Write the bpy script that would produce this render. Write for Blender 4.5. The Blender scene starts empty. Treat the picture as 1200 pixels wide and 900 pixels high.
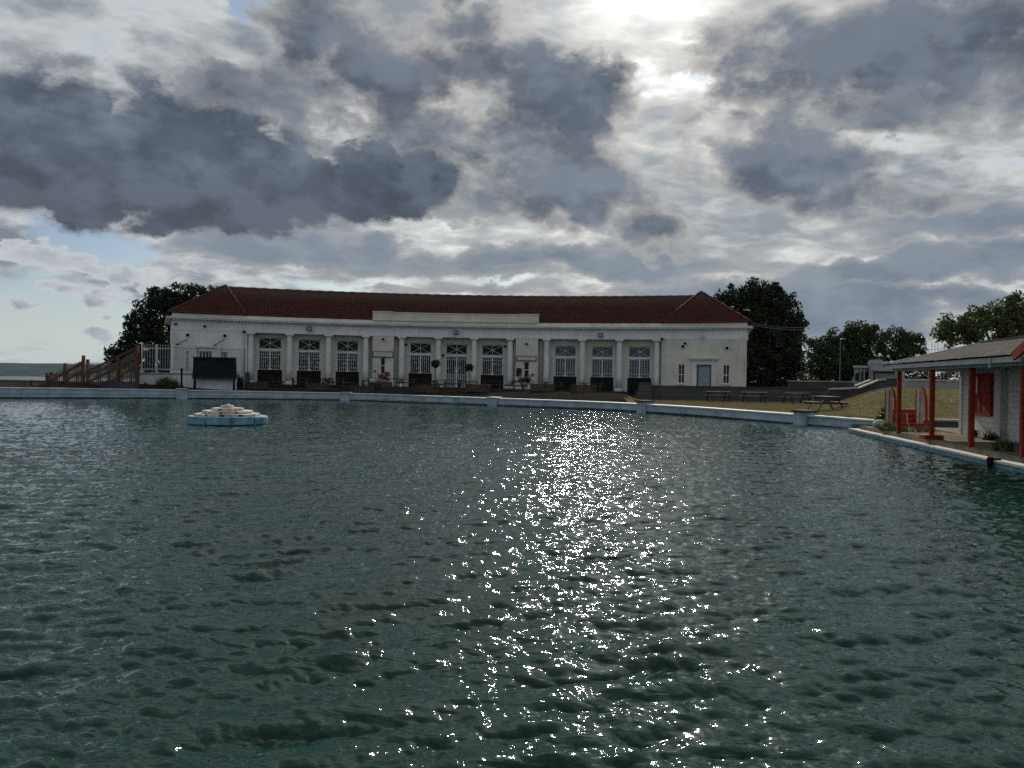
import bpy, bmesh, math, random
import numpy as np
from mathutils import Vector, Matrix

random.seed(7)
SC = bpy.context.scene
COL = SC.collection
R = math.radians

# ------------------------------------------------------------------ camera
F = 924.0                       # focal length in pixels of the 1200 px wide photograph
CAMZ = 1.8                      # eye height above the water
ROLL, PITCH = R(0.9), math.atan(3.6 / F)

def ray(x, y):
    dx, dy = (x - 600) / F, (450 - y) / F
    X = dx * math.cos(ROLL) - dy * math.sin(ROLL)
    Z = dx * math.sin(ROLL) + dy * math.cos(ROLL)
    yy = math.cos(PITCH) + Z * math.sin(PITCH)
    zz = Z * math.cos(PITCH) - math.sin(PITCH)
    return Vector((X, yy, zz))

def at(x, y, Y):
    d = ray(x, y)
    return Vector((0, 0, CAMZ)) + d * (Y / d.y)

def gx(x, Y, y=445):
    return at(x, y, Y).x

def hz(y, x, Y):
    return at(x, y, Y).z

cam = bpy.data.objects.new('camera', bpy.data.cameras.new('camera'))
COL.objects.link(cam)
cam.data.sensor_width = 36
cam.data.lens = 36 * F / 1200
cam.data.clip_start, cam.data.clip_end = 0.1, 40000
_r = Vector((math.cos(ROLL), 0, math.sin(ROLL)))
_f = Vector((0, math.cos(PITCH), -math.sin(PITCH)))
_u = _r.cross(_f).normalized()
_m = Matrix(((_r.x, _u.x, -_f.x), (_r.y, _u.y, -_f.y), (_r.z, _u.z, -_f.z)))
cam.matrix_world = Matrix.Translation((0, 0, CAMZ)) @ _m.to_4x4()
SC.camera = cam

# ------------------------------------------------------------------ view, sun
SC.view_settings.view_transform = 'Standard'
SC.view_settings.look = 'None'
SC.view_settings.gamma = 1
SC.view_settings.use_curve_mapping = False
SC.view_settings.exposure = 0.15
SC.cycles.max_bounces = 6
SC.cycles.diffuse_bounces = 3
SC.cycles.glossy_bounces = 3
SC.cycles.transmission_bounces = 4
SC.cycles.transparent_max_bounces = 6
SC.cycles.sample_clamp_indirect = 2
SC.cycles.caustics_reflective = False
SC.cycles.caustics_refractive = False
SC.cycles.use_denoising = False

HAZE = 2.2e-5
WAVE_BIG, WAVE_SMALL = 0.22, 0.24         # rms slopes of the ripples
SUNDIR = ray(703, -10).normalized()
SUN_EL = math.asin(SUNDIR.z)
SUN_AZ = math.atan2(SUNDIR.x, SUNDIR.y)
sun = bpy.data.objects.new('sun', bpy.data.lights.new('sun', 'SUN'))
COL.objects.link(sun)
sun.data.energy = 4.0
sun.data.angle = R(0.8)
sun.data.color = (1.0, 0.93, 0.82)
sun.rotation_euler = SUNDIR.to_track_quat('Z', 'Y').to_euler()

# ------------------------------------------------------------------ node helper
class S:
    """a node socket with arithmetic"""
    nt = None
    def __init__(self, s): self.s = s
    @staticmethod
    def m(op, a, b=None, c=None, clamp=False):
        n = S.nt.nodes.new('ShaderNodeMath'); n.operation = op; n.use_clamp = clamp
        for i, v in enumerate((a, b, c)):
            if v is None: continue
            if isinstance(v, S): S.nt.links.new(v.s, n.inputs[i])
            else: n.inputs[i].default_value = v
        return S(n.outputs[0])
    def __add__(s, o): return S.m('ADD', s, o)
    __radd__ = __add__
    def __sub__(s, o): return S.m('SUBTRACT', s, o)
    def __rsub__(s, o): return S.m('SUBTRACT', o, s)
    def __mul__(s, o): return S.m('MULTIPLY', s, o)
    __rmul__ = __mul__
    def __truediv__(s, o): return S.m('DIVIDE', s, o)
    def max(s, o): return S.m('MAXIMUM', s, o)
    def min(s, o): return S.m('MINIMUM', s, o)
    def pow(s, o): return S.m('POWER', s, o)
    def clamp(s): return S.m('ADD', s, 0.0, clamp=True)

def vmath(op, a, b=None, scale=None):
    n = S.nt.nodes.new('ShaderNodeVectorMath'); n.operation = op
    for i, v in enumerate((a, b)):
        if v is None: continue
        if isinstance(v, S): S.nt.links.new(v.s, n.inputs[i])
        else: n.inputs[i].default_value = v
    if scale is not None:
        if isinstance(scale, S): S.nt.links.new(scale.s, n.inputs['Scale'])
        else: n.inputs['Scale'].default_value = scale
    return S(n.outputs['Value'] if op in ('DOT_PRODUCT', 'LENGTH', 'DISTANCE') else n.outputs[0])

def sepxyz(v):
    n = S.nt.nodes.new('ShaderNodeSeparateXYZ'); S.nt.links.new(v.s, n.inputs[0])
    return [S(o) for o in n.outputs]

def comxyz(x, y, z):
    n = S.nt.nodes.new('ShaderNodeCombineXYZ')
    for i, v in enumerate((x, y, z)):
        if isinstance(v, S): S.nt.links.new(v.s, n.inputs[i])
        else: n.inputs[i].default_value = v
    return S(n.outputs[0])

def noise(v, scale, detail=4, rough=0.5, dist=0.0, color=False, lac=2.0):
    n = S.nt.nodes.new('ShaderNodeTexNoise')
    if v is not None: S.nt.links.new(v.s, n.inputs['Vector'])
    n.inputs['Scale'].default_value = scale
    n.inputs['Detail'].default_value = detail
    n.inputs['Roughness'].default_value = rough
    n.inputs['Lacunarity'].default_value = lac
    n.inputs['Distortion'].default_value = dist
    return S(n.outputs['Color'] if color else n.outputs[0])

def voronoi(v, scale, feature='SMOOTH_F1', detail=0.0, smooth=0.5):
    n = S.nt.nodes.new('ShaderNodeTexVoronoi'); n.feature = feature
    S.nt.links.new(v.s, n.inputs['Vector'])
    n.inputs['Scale'].default_value = scale
    n.inputs['Detail'].default_value = detail
    if 'Smoothness' in n.inputs: n.inputs['Smoothness'].default_value = smooth
    return S(n.outputs['Distance'])

def mix(f, a, b):
    n = S.nt.nodes.new('ShaderNodeMix'); n.data_type = 'RGBA'
    for k, v in ((0, f), (6, a), (7, b)):
        if isinstance(v, S): S.nt.links.new(v.s, n.inputs[k])
        elif k == 0: n.inputs[k].default_value = v
        else: n.inputs[k].default_value = (*v[:3], 1)
    return S(n.outputs[2])

def smooth(v, a, b, lo=0.0, hi=1.0):
    n = S.nt.nodes.new('ShaderNodeMapRange'); n.interpolation_type = 'SMOOTHSTEP'
    S.nt.links.new(v.s, n.inputs[0])
    for i, q in ((1, a), (2, b), (3, lo), (4, hi)): n.inputs[i].default_value = q
    return S(n.outputs[0])

def ramp(v, stops):
    n = S.nt.nodes.new('ShaderNodeValToRGB'); S.nt.links.new(v.s, n.inputs[0])
    e = n.color_ramp.elements
    while len(e) > 1: e.remove(e[-1])
    e[0].position, e[0].color = stops[0][0], (*stops[0][1], 1)
    for p, c in stops[1:]:
        q = e.new(p); q.color = (*c, 1)
    return S(n.outputs[0])

# ------------------------------------------------------------------ sky: Nishita air, broken high sheet, two decks of cumulus
world = bpy.data.worlds.new('World'); SC.world = world; world.use_nodes = True
nt = world.node_tree; S.nt = nt
nt.nodes.clear()
out = nt.nodes.new('ShaderNodeOutputWorld'); bg = nt.nodes.new('ShaderNodeBackground')
nt.links.new(bg.outputs[0], out.inputs[0])
STR = 0.1
bg.inputs[1].default_value = STR
skyt = nt.nodes.new('ShaderNodeTexSky'); skyt.sky_type = 'NISHITA'; skyt.sun_disc = False
skyt.sun_elevation = SUN_EL; skyt.sun_rotation = SUN_AZ
skyt.air_density = 1.0; skyt.dust_density = 1.5; skyt.ozone_density = 1.5
tc = nt.nodes.new('ShaderNodeTexCoord')
D = S(tc.outputs['Generated'])
dx_, dy_, dz_ = sepxyz(D)
az = S.m('ARCTAN2', dx_, dy_)
el = S.m('ARCSINE', dz_.min(0.9999).max(-0.9999))
Q = comxyz(az, el, 0.0)

def q_of(x, y):
    d = ray(x, y).normalized()
    return math.atan2(d.x, d.y), math.asin(d.z)

# slow and quick drift of the cloud outlines
dn = comxyz(dx_, dy_, dz_ * 1.6)
w1 = vmath('SUBTRACT', noise(dn, 4.5, 2, 0.5, color=True), (0.5, 0.5, 0.5))
w2 = vmath('SUBTRACT', noise(dn, 15, 5, 0.62, color=True), (0.5, 0.5, 0.5))
QW = vmath('ADD', Q, vmath('ADD', vmath('MULTIPLY', w1, (0.10, 0.07, 0)), vmath('MULTIPLY', w2, (0.07, 0.055, 0))))

def blobs(lst):
    """lst: (x, y, rx, ry, tilt deg, weight) in photograph pixels -> strongest of the soft ellipses"""
    acc = None
    for x, y, rx, ry, t, wgt in lst:
        a, e = q_of(x, y)
        n = nt.nodes.new('ShaderNodeTexGradient'); n.gradient_type = 'SPHERICAL'
        nt.links.new(QW.s, n.inputs[0])
        k = 1.58                                      # the gradient reaches zero outside the ellipse
        n.texture_mapping.vector_type = 'TEXTURE'
        n.texture_mapping.translation = (a, e, 0)
        n.texture_mapping.rotation = (0, 0, R(-t))
        n.texture_mapping.scale = (k * rx / F, k * ry / F, k)
        l = 1.0 - S(n.outputs['Fac'])
        v = (1.0 - l * l * (k * k)) * wgt
        acc = v if acc is None else S.m('SMOOTH_MAX', acc, v, 0.12)
    return acc

glow_c = ray(748, -62).normalized()
cosg = vmath('DOT_PRODUCT', D, tuple(glow_c)).max(0.0)
g_wide = cosg.pow(9.0)
g_mid = cosg.pow(70.0)
g_tight = cosg.pow(480.0)

# high sheet (altocumulus in rows, seen in perspective)
plane = vmath('DIVIDE', D, comxyz(dz_.max(0.0) + 0.2, dz_.max(0.0) + 0.2, 1.0))
px_, py_, pz_ = sepxyz(plane)
PL = comxyz(px_ + 3.7, py_ * 1.15, dz_ * 3.0)
n_hi = noise(PL, 2.6, 9, 0.62, 0.3)
n_hi2 = noise(comxyz(px_, py_, 4.0 + dz_ * 4.0), 7.5, 5, 0.52, 0.4)
sheet = n_hi * 0.65 + n_hi2 * 0.35
fb = noise(dn, 5.5, 10, 0.56)                       # body of the cumulus
fb_up = noise(vmath('ADD', dn, (0.012, 0.0, 0.035)), 5.5, 10, 0.56)
bil = voronoi(vmath('ADD', dn, vmath('SCALE', w2, None, 0.10)), 19.0, 'SMOOTH_F1', 3.0, 0.3)
relief = (fb - fb_up)
shade = (smooth(relief, -0.075, 0.075) * 0.6 + smooth(noise(vmath('ADD', dn, (5.0, 1.0, 2.0)), 5.0, 6, 0.55), 0.36, 0.66) * 0.5).clamp()

# air
air = vmath('MULTIPLY', vmath('SCALE', S(skyt.outputs[0]), None, 0.50), (0.80, 1.0, 1.25))
haze_f = smooth(el, 0.0, 0.19, 1.0, 0.0)
air = mix(haze_f * 0.8, air, (5.3, 5.9, 5.8))
# sheet colour: cream and bright towards the sun, blue grey where it thickens
thick = smooth(sheet, 0.38, 0.62)
bright = 6.1 + g_wide * 0.8 + g_mid * 0.5 + g_tight * 13.0
warm = mix(g_wide.pow(0.7), (0.93, 0.97, 1.0), (1.0, 0.965, 0.88))
lit_sheet = vmath('SCALE', warm, None, bright)
dim_sheet = vmath('SCALE', warm, None, 2.2 + g_wide * 0.9 + g_mid * 0.8 + g_tight * 8.0)
dim_sheet = vmath('MULTIPLY', dim_sheet, (0.82, 0.93, 1.09))
sheet_col = mix(thick, lit_sheet, dim_sheet)
hole = blobs([(105, 283, 85, 26, 3, 1.0), (285, 6, 26, 16, 0, 0.8), (75, 380, 150, 50, 0, 0.75), (590, 333, 60, 9, 0, 0.35), (380, 335, 90, 10, 0, 0.45)])
cover = (smooth(sheet, 0.30, 0.46) - smooth(hole, 0.0, 0.55)).clamp()
col = mix(cover * 0.93, air, sheet_col)

def deck(col, mass, dens_noise, lo, hi, dark, mid, rim_gain, off=0.0, soft=0.42, rb=3.1, grad=None):
    d = mass * 1.15 + dens_noise + off
    a = smooth(d, lo - 0.08, lo + soft)                   # opacity: quick at the edge
    t = smooth(d, lo + 0.0, hi)                    # depth: bright fringe -> dark body
    rim = vmath('SCALE', mix(g_wide, (0.92, 0.97, 1.03), (1.0, 0.96, 0.90)), None, rb + g_wide * 1.6 + g_mid * 2.6 * rim_gain)
    body = mix(shade, dark, mid)
    if grad is not None: body = vmath('SCALE', body, None, grad)
    return mix(a, col, mix(t, rim, body)), a

# far low strata and small cumulus near the horizon
strat = blobs([(640, 306, 330, 26, -2, 0.9), (1010, 318, 330, 20, -3, 0.9), (1000, 372, 80, 42, 0, 1.1), (930, 345, 70, 30, 0, 0.9),
               (330, 288, 150, 24, 0, 1.0), (445, 290, 40, 22, 0, 0.9), (1130, 262, 140, 20, 4, 0.8), (780, 290, 90, 24, 0, 0.7),
               (560, 345, 200, 10, 0, 0.5), (1120, 350, 120, 10, -3, 0.5)])
col, a0 = deck(col, strat, (fb - 0.5) * 2.0 + (n_hi2 - 0.5) * 0.9, 0.10, 1.05, (1.5, 1.88, 2.4), (2.4, 2.8, 3.3), 0.6, 0.15)
small = blobs([(45, 308, 62, 20, 0, 1.2), (115, 318, 30, 12, 0, 0.9), (150, 322, 28, 16, 0, 1.0), (25, 292, 40, 12, 0, 0.8), (100, 350, 50, 13, 0, 0.9),
               (25, 366, 34, 9, 0, 0.9), (150, 342, 70, 13, 0, 0.8), (58, 398, 24, 8, 0, 0.8), (120, 402, 26, 8, 0, 0.7), (135, 380, 14, 8, 0, 0.7), (185, 325, 60, 18, 0, 0.9)])
col, a1 = deck(col, small, (noise(vmath('ADD', dn, (1.0, 0, 0)), 21.0, 7, 0.6) - 0.5) * 3.0 + (0.35 - bil) * 0.8, 0.10, 1.1, (1.9, 2.25, 2.8), (4.6, 4.9, 5.1), 0.3, 0.1, 0.3, 5.4)
# grey deck: middle and right
midm = blobs([(362, 150, 60, 46, 20, 0.75), (705, 238, 110, 40, 30, 1.4), (770, 266, 60, 22, 25, 1.2), (1060, 236, 100, 26, 2, 1.25), (430, 62, 210, 85, 8, 1.0), (330, 60, 90, 60, 20, 0.7), (520, 150, 150, 80, 10, 0.9), (655, 140, 118, 100, 15, 1.4), (705, 210, 125, 64, 38, 1.4), (755, 255, 90, 32, 28, 1.4),
              (600, 215, 150, 65, 10, 1.0), (610, 40, 60, 45, 0, 0.4), (500, 20, 110, 45, 0, 0.75), (560, 90, 120, 60, 0, 0.8), (640, 250, 110, 30, 10, 0.8),
              (1090, 40, 260, 85, 4, 1.25), (1180, 80, 130, 80, 0, 1.0), (905, 105, 75, 68, 20, 1.0), (880, 70, 40, 30, 0, 0.5), (1010, 125, 110, 50, 15, 0.8),
              (950, 190, 150, 50, 8, 1.05), (1030, 228, 115, 34, 4, 1.3), (1075, 188, 75, 20, 0, 0.95), (790, 185, 60, 40, 0, 0.5), (1110, 140, 90, 30, 0, 0.6),
              (60, 60, 180, 45, -6, 0.75), (240, 95, 120, 55, 8, 0.8), (820, 120, 40, 24, 0, 0.35)])
gaps = blobs([(50, 28, 75, 34, 12, 1.0), (255, 38, 75, 30, 6, 1.0), (395, 52, 26, 22, 0, 0.7), (700, 40, 60, 50, 0, 0.6), (712, 55, 26, 36, 0, 0.6), (400, 190, 10, 10, 0, 0.0), (1010, 165, 60, 14, 0, 0.5)])
midm = midm - smooth(gaps - (fb - 0.5) * 3.0, -0.45, 1.0) * 0.9 - smooth(el, 0.47, 0.60, 0.0, 0.45) * (g_wide + 0.9)     # the deck breaks up overhead
col, a2 = deck(col, midm, (fb - 0.5) * 1.9 + (0.35 - bil) * 0.55, 0.18, 1.25, (0.82, 1.0, 1.34), (1.9, 2.2, 2.68), 1.0, 0.56, 0.45)
# dark deck: the long low mass on the left
drk = blobs([(345, 165, 60, 30, 20, 0.55), (80, 175, 230, 85, 2, 1.35), (215, 180, 130, 78, 8, 1.35), (300, 205, 120, 55, 14, 1.2), (180, 108, 38, 26, 0, 0.8), (390, 222, 130, 34, 6, 1.2), (430, 190, 42, 26, 0, 1.1),
             (490, 215, 62, 32, 4, 1.2), (200, 245, 190, 26, -1, 1.0), (60, 225, 130, 40, 0, 1.0)])
col, a3 = deck(col, drk, (fb - 0.5) * 1.5 + (0.35 - bil) * 0.6, 0.2, 0.85, (0.46, 0.60, 0.83), (1.35, 1.62, 2.05), 0.5, 0.34, 0.60, 2.1, smooth(el, q_of(300, 255)[1], q_of(200, 110)[1], 0.80, 1.25))
# low haze line and, below the horizon, a dull ground
col = mix(smooth(el, -0.03, 0.075, 0.55, 0.0), col, (5.2, 5.7, 5.6))
col = mix(smooth(el, -0.06, -0.01, 1.0, 0.0), col, (1.0, 1.1, 1.1))
# the veil is thinnest and brightest just above the sun
col = vmath('SCALE', col, None, 1.0 + g_wide * smooth(el, 0.45, 0.62, 0.0, 0.6))
nt.links.new(col.s, bg.inputs[0])
world.cycles.sampling_method = 'MANUAL'
world.cycles.sample_map_resolution = 1024

# ------------------------------------------------------------------ materials
MATS = {}
def mat(name, col, rough=0.7, var=0.25, scale=2.0, bump=0.15, bscale=14.0, dirt=None, streak=0.0, spec=0.35, trans=0.0, metal=0.0):
    """weathered surface: base colour broken by noise, blotches of dirt, streaks down the wall, fine bump"""
    if name in MATS: return MATS[name]
    m = bpy.data.materials.new(name); m.use_nodes = True
    nt = m.node_tree; S.nt = nt
    b = nt.nodes['Principled BSDF']
    co = S(nt.nodes.new('ShaderNodeTexCoord').outputs['Object'])
    n1 = noise(co, scale, 5, 0.6)
    c = mix(smooth(n1, 0.3, 0.7), [v * (1 - var) for v in col], [min(1, v * (1 + var)) for v in col])
    if dirt:
        n2 = noise(co, scale * 0.45, 6, 0.7)
        c = mix(smooth(n2, 0.50, 0.72) * 0.7, c, dirt)
    if streak:
        x, y, z = sepxyz(co)
        n3 = noise(comxyz(x * 5, y * 5, z * 0.35), 1.0, 4, 0.6)
        c = mix(smooth(n3, 0.52, 0.75) * streak, c, dirt or [v * 0.5 for v in col])
    nt.links.new(c.s, b.inputs['Base Color'])
    b.inputs['Roughness'].default_value = rough
    b.inputs['Specular IOR Level'].default_value = spec
    b.inputs['Metallic'].default_value = metal
    if trans: b.inputs['Transmission Weight'].default_value = trans
    if bump:
        bn = nt.nodes.new('ShaderNodeBump'); bn.inputs['Strength'].default_value = bump; bn.inputs['Distance'].default_value = 0.02
        nt.links.new(noise(co, bscale, 4, 0.6).s, bn.inputs['Height'])
        nt.links.new(bn.outputs[0], b.inputs['Normal'])
    MATS[name] = m
    return m

def brick_mat(name, col, col2, mortar, w=0.45, h=0.15, rough=0.8, axes='xz', bump=0.5):
    if name in MATS: return MATS[name]
    m = bpy.data.materials.new(name); m.use_nodes = True
    nt = m.node_tree; S.nt = nt
    b = nt.nodes['Principled BSDF']
    co = S(nt.nodes.new('ShaderNodeTexCoord').outputs['Object'])
    x, y, z = sepxyz(co)
    v = comxyz(x + y, z, 0.0) if axes == 'xz' else comxyz(x, y, 0.0)
    n = nt.nodes.new('ShaderNodeTexBrick'); nt.links.new(v.s, n.inputs[0])
    n.inputs['Scale'].default_value = 1.0
    n.inputs['Brick Width'].default_value = w; n.inputs['Row Height'].default_value = h
    n.inputs['Mortar Size'].default_value = 0.012
    for k, cc in ((1, col), (2, col2), (3, mortar)): n.inputs[k].default_value = (*cc, 1)
    c = mix(smooth(noise(co, 1.3, 5, 0.65), 0.35, 0.7) * 0.5, S(n.outputs[0]), [q * 0.6 for q in col])
    nt.links.new(c.s, b.inputs['Base Color'])
    b.inputs['Roughness'].default_value = rough
    bn = nt.nodes.new('ShaderNodeBump'); bn.inputs['Strength'].default_value = bump; bn.inputs['Distance'].default_value = 0.02; bn.invert = True
    nt.links.new(n.outputs['Fac'], bn.inputs['Height'])
    nt.links.new(bn.outputs[0], b.inputs['Normal'])
    MATS[name] = m
    return m

def glass_mat(name, col, rough=0.06):
    m = mat(name, col, rough, 0.3, 1.2, 0.05, 3.0, spec=0.12)
    return m

def leaf_mat(name, c1, c2):
    if name in MATS: return MATS[name]
    m = bpy.data.materials.new(name); m.use_nodes = True
    nt = m.node_tree; S.nt = nt
    b = nt.nodes['Principled BSDF']
    co = S(nt.nodes.new('ShaderNodeTexCoord').outputs['Object'])
    c = mix(smooth(noise(co, 0.55, 3, 0.6), 0.35, 0.65), c1, c2)
    geo = nt.nodes.new('ShaderNodeNewGeometry')
    c = mix(S(geo.outputs['Random Per Island']) * 0.5, c, [q * 1.5 for q in c2])
    nt.links.new(c.s, b.inputs['Base Color'])
    b.inputs['Roughness'].default_value = 0.55
    b.inputs['Specular IOR Level'].default_value = 0.3
    tr = nt.nodes.new('ShaderNodeBsdfTranslucent'); nt.links.new(c.s, tr.inputs[0])
    mx = nt.nodes.new('ShaderNodeMixShader'); mx.inputs[0].default_value = 0.22
    nt.links.new(b.outputs[0], mx.inputs[1]); nt.links.new(tr.outputs[0], mx.inputs[2])
    nt.links.new(mx.outputs[0], nt.nodes['Material Output'].inputs[0])
    MATS[name] = m
    return m

WHITE = mat('white_render', (0.66, 0.67, 0.68), 0.7, 0.10, 0.7, 0.1, 9, dirt=(0.40, 0.40, 0.385), streak=0.5)
CREAM = mat('cream_render', (0.60, 0.575, 0.495), 0.75, 0.10, 0.6, 0.1, 9, dirt=(0.38, 0.355, 0.30), streak=0.5)
WPAINT = mat('white_paint', (0.75, 0.75, 0.74), 0.5, 0.12, 3, 0.1, 20, dirt=(0.4, 0.39, 0.36))
BLUEW = mat('pool_blue_paint', (0.35, 0.43, 0.485), 0.6, 0.18, 1.4, 0.2, 8, dirt=(0.13, 0.19, 0.23), streak=0.5)
COPE = mat('coping_paint', (0.46, 0.53, 0.58), 0.6, 0.15, 1.2, 0.2, 9, dirt=(0.25, 0.27, 0.27))
DARKW = mat('dark_stone', (0.05, 0.05, 0.054), 0.9, 0.35, 1.1, 0.5, 6, dirt=(0.04, 0.045, 0.04))
CONC = mat('weathered_concrete', (0.30, 0.29, 0.27), 0.9, 0.25, 1.5, 0.4, 10, dirt=(0.14, 0.135, 0.12), streak=0.4)
RED = mat('red_paint', (0.25, 0.030, 0.017), 0.65, 0.3, 4, 0.15, 18, dirt=(0.09, 0.012, 0.010), spec=0.15)
BLACK = mat('black_paint', (0.006, 0.006, 0.007), 0.6, 0.3, 3, 0.1, 12, spec=0.15)
DWOOD = mat('dark_timber', (0.055, 0.040, 0.030), 0.75, 0.35, 4, 0.3, 16)
TWOOD = mat('weathered_timber', (0.17, 0.13, 0.10), 0.75, 0.3, 5, 0.3, 16)
OWOOD = mat('orange_stained_timber', (0.088, 0.042, 0.016), 0.7, 0.35, 4, 0.25, 14, dirt=(0.12, 0.05, 0.02))
GLASS = glass_mat('dark_window_glass', (0.004, 0.0045, 0.006))
PALEG = glass_mat('clouded_window_glass', (0.10, 0.125, 0.15), 0.25)
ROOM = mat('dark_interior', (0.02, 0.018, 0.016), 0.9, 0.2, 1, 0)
GREYP = mat('grey_blue_paint', (0.26, 0.31, 0.37), 0.55, 0.15, 2, 0.1, 12, dirt=(0.16, 0.18, 0.2))
METAL = mat('galvanised_metal', (0.45, 0.46, 0.47), 0.45, 0.15, 3, 0.05, 12)
BARK = mat('bark', (0.075, 0.06, 0.045), 0.9, 0.4, 5, 0.8, 12)

# ------------------------------------------------------------------ mesh helper
def wloc(o):
    v = Vector((0, 0, 0))
    while o is not None:
        v = v + o.location; o = o.parent
    return v

class MB:
    def __init__(s): s.v = []; s.f = []; s.mi = []; s.cur = 0
    def add(s, vs, fs, f=None):
        o = len(s.v)
        s.v.extend([tuple(f(*p)) if f else tuple(p) for p in vs])
        s.f.extend([tuple(i + o for i in q) for q in fs]); s.mi.extend([s.cur] * len(fs))
        return s
    def box(s, x0, x1, y0, y1, z0, z1, f=None, n=1):
        vs = []
        for i in range(n + 1):
            x = x0 + (x1 - x0) * i / n
            vs += [(x, y0, z0), (x, y1, z0), (x, y1, z1), (x, y0, z1)]
        fs = [(0, 1, 2, 3), (4 * n + 3, 4 * n + 2, 4 * n + 1, 4 * n)]
        for i in range(n):
            a = 4 * i
            for k in range(4):
                fs.append((a + k, a + 4 + k, a + 4 + (k + 1) % 4, a + (k + 1) % 4))
        return s.add(vs, fs, f)
    def bar(s, p, q, w, h=None, up=(0, 0, 1)):
        """rectangular bar from p to q"""
        h = h or w
        p, q = Vector(p), Vector(q); d = (q - p).normalized()
        u = Vector(up)
        if abs(d.dot(u)) > 0.98: u = Vector((0, 1, 0))
        a = d.cross(u).normalized() * (w / 2); b = a.cross(d).normalized() * (h / 2)
        vs = [c + sx * a + sy * b for c in (p, q) for sx, sy in ((-1, -1), (1, -1), (1, 1), (-1, 1))]
        return s.add(vs, [(3, 2, 1, 0), (4, 5, 6, 7), (0, 1, 5, 4), (1, 2, 6, 5), (2, 3, 7, 6), (3, 0, 4, 7)])
    def tube(s, pts, rad, n=6, cap=True):
        pts = [Vector(p) for p in pts]
        if not isinstance(rad, (list, tuple)): rad = [rad] * len(pts)
        vs = []; prev = None
        for i, p in enumerate(pts):
            d = (pts[min(i + 1, len(pts) - 1)] - pts[max(i - 1, 0)]).normalized()
            a = prev if prev is not None else (Vector((1, 0, 0)) if abs(d.x) < 0.8 else Vector((0, 1, 0)))
            a = (a - d * a.dot(d)).normalized(); prev = a; b = d.cross(a)
            for k in range(n):
                t = 2 * math.pi * k / n
                vs.append(p + (a * math.cos(t) + b * math.sin(t)) * rad[i])
        fs = []
        for i in range(len(pts) - 1):
            for k in range(n):
                fs.append((i * n + k, i * n + (k + 1) % n, (i + 1) * n + (k + 1) % n, (i + 1) * n + k))
        if cap:
            fs.append(tuple(range(n - 1, -1, -1))); fs.append(tuple((len(pts) - 1) * n + k for k in range(n)))
        return s.add(vs, fs)
    def lathe(s, prof, c=(0, 0, 0), n=16, ph=0.0, f=None, jit=0.0):
        vs = []
        for r, z in prof:
            for k in range(n):
                t = 2 * math.pi * k / n + ph
                j = 1 + random.uniform(-jit, jit)
                vs.append((c[0] + r * j * math.cos(t), c[1] + r * j * math.sin(t), c[2] + z))
        fs = []
        for i in range(len(prof) - 1):
            for k in range(n):
                fs.append((i * n + k, i * n + (k + 1) % n, (i + 1) * n + (k + 1) % n, (i + 1) * n + k))
        fs.append(tuple(range(n - 1, -1, -1))); fs.append(tuple((len(prof) - 1) * n + k for k in range(n)))
        return s.add(vs, fs, f)
    def prism(s, poly, z0, z1, f=None):
        n = len(poly)
        vs = [(x, y, z0) for x, y in poly] + [(x, y, z1) for x, y in poly]
        fs = [tuple(range(n - 1, -1, -1)), tuple(range(n, 2 * n))] + [(i, (i + 1) % n, n + (i + 1) % n, n + i) for i in range(n)]
        return s.add(vs, fs, f)
    def build(s, name, m, parent=None, smooth=False, bevel=0.0):
        me = bpy.data.meshes.new(name)
        o0 = wloc(parent) if parent else Vector((0, 0, 0))
        me.from_pydata([(p[0] - o0.x, p[1] - o0.y, p[2] - o0.z) for p in s.v], [], s.f)
        for q in (m if isinstance(m, (list, tuple)) else [m]): me.materials.append(q)
        if isinstance(m, (list, tuple)): me.polygons.foreach_set('material_index', s.mi)
        if smooth: me.polygons.foreach_set('use_smooth', [True] * len(s.f))
        bm = bmesh.new(); bm.from_mesh(me); bmesh.ops.recalc_face_normals(bm, faces=bm.faces); bm.to_mesh(me); bm.free()
        o = bpy.data.objects.new(name, me); COL.objects.link(o)
        if parent: o.parent = parent
        if bevel:
            bv = o.modifiers.new('bevel', 'BEVEL'); bv.width = bevel; bv.segments = 2
        return o

def tag(o, label=None, cat=None, group=None, kind=None):
    if label: o['label'] = label
    if cat: o['category'] = cat
    if group: o['group'] = group
    if kind: o['kind'] = kind
    return o

def thing(name, label, cat, loc=(0, 0, 0), rz=0.0, group=None):
    o = bpy.data.objects.new(name, None); COL.objects.link(o)
    o.location = loc; o.rotation_euler = (0, 0, rz); o.empty_display_size = 0.2
    return tag(o, label, cat, group)

def dup(root, loc, rz=0.0, label=None, scale=None):
    def cp(o, parent):
        c = o.copy(); COL.objects.link(c); c.parent = parent
        for ch in list(o.children): cp(ch, c)
        return c
    r = cp(root, None); r.location = loc; r.rotation_euler = (0, 0, rz)
    if scale: r.scale = scale
    if label: r['label'] = label
    return r

def npmesh(name, verts, faces, m, parent=None, smooth=False, kind=None):
    """verts (n,3), faces (k,3|4) numpy"""
    me = bpy.data.meshes.new(name)
    verts = np.asarray(verts, np.float32)
    if parent is not None: verts = verts - np.array(wloc(parent), np.float32)
    k = faces.shape[1]
    me.vertices.add(len(verts)); me.vertices.foreach_set('co', verts.ravel())
    me.loops.add(faces.size); me.loops.foreach_set('vertex_index', faces.astype(np.int32).ravel())
    me.polygons.add(len(faces)); me.polygons.foreach_set('loop_start', np.arange(0, faces.size, k, dtype=np.int32))
    if smooth: me.polygons.foreach_set('use_smooth', np.ones(len(faces), bool))
    me.update(calc_edges=True); me.materials.append(m)
    o = bpy.data.objects.new(name, me); COL.objects.link(o)
    if parent is not None: o.parent = parent
    if kind: o['kind'] = kind
    return o

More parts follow.
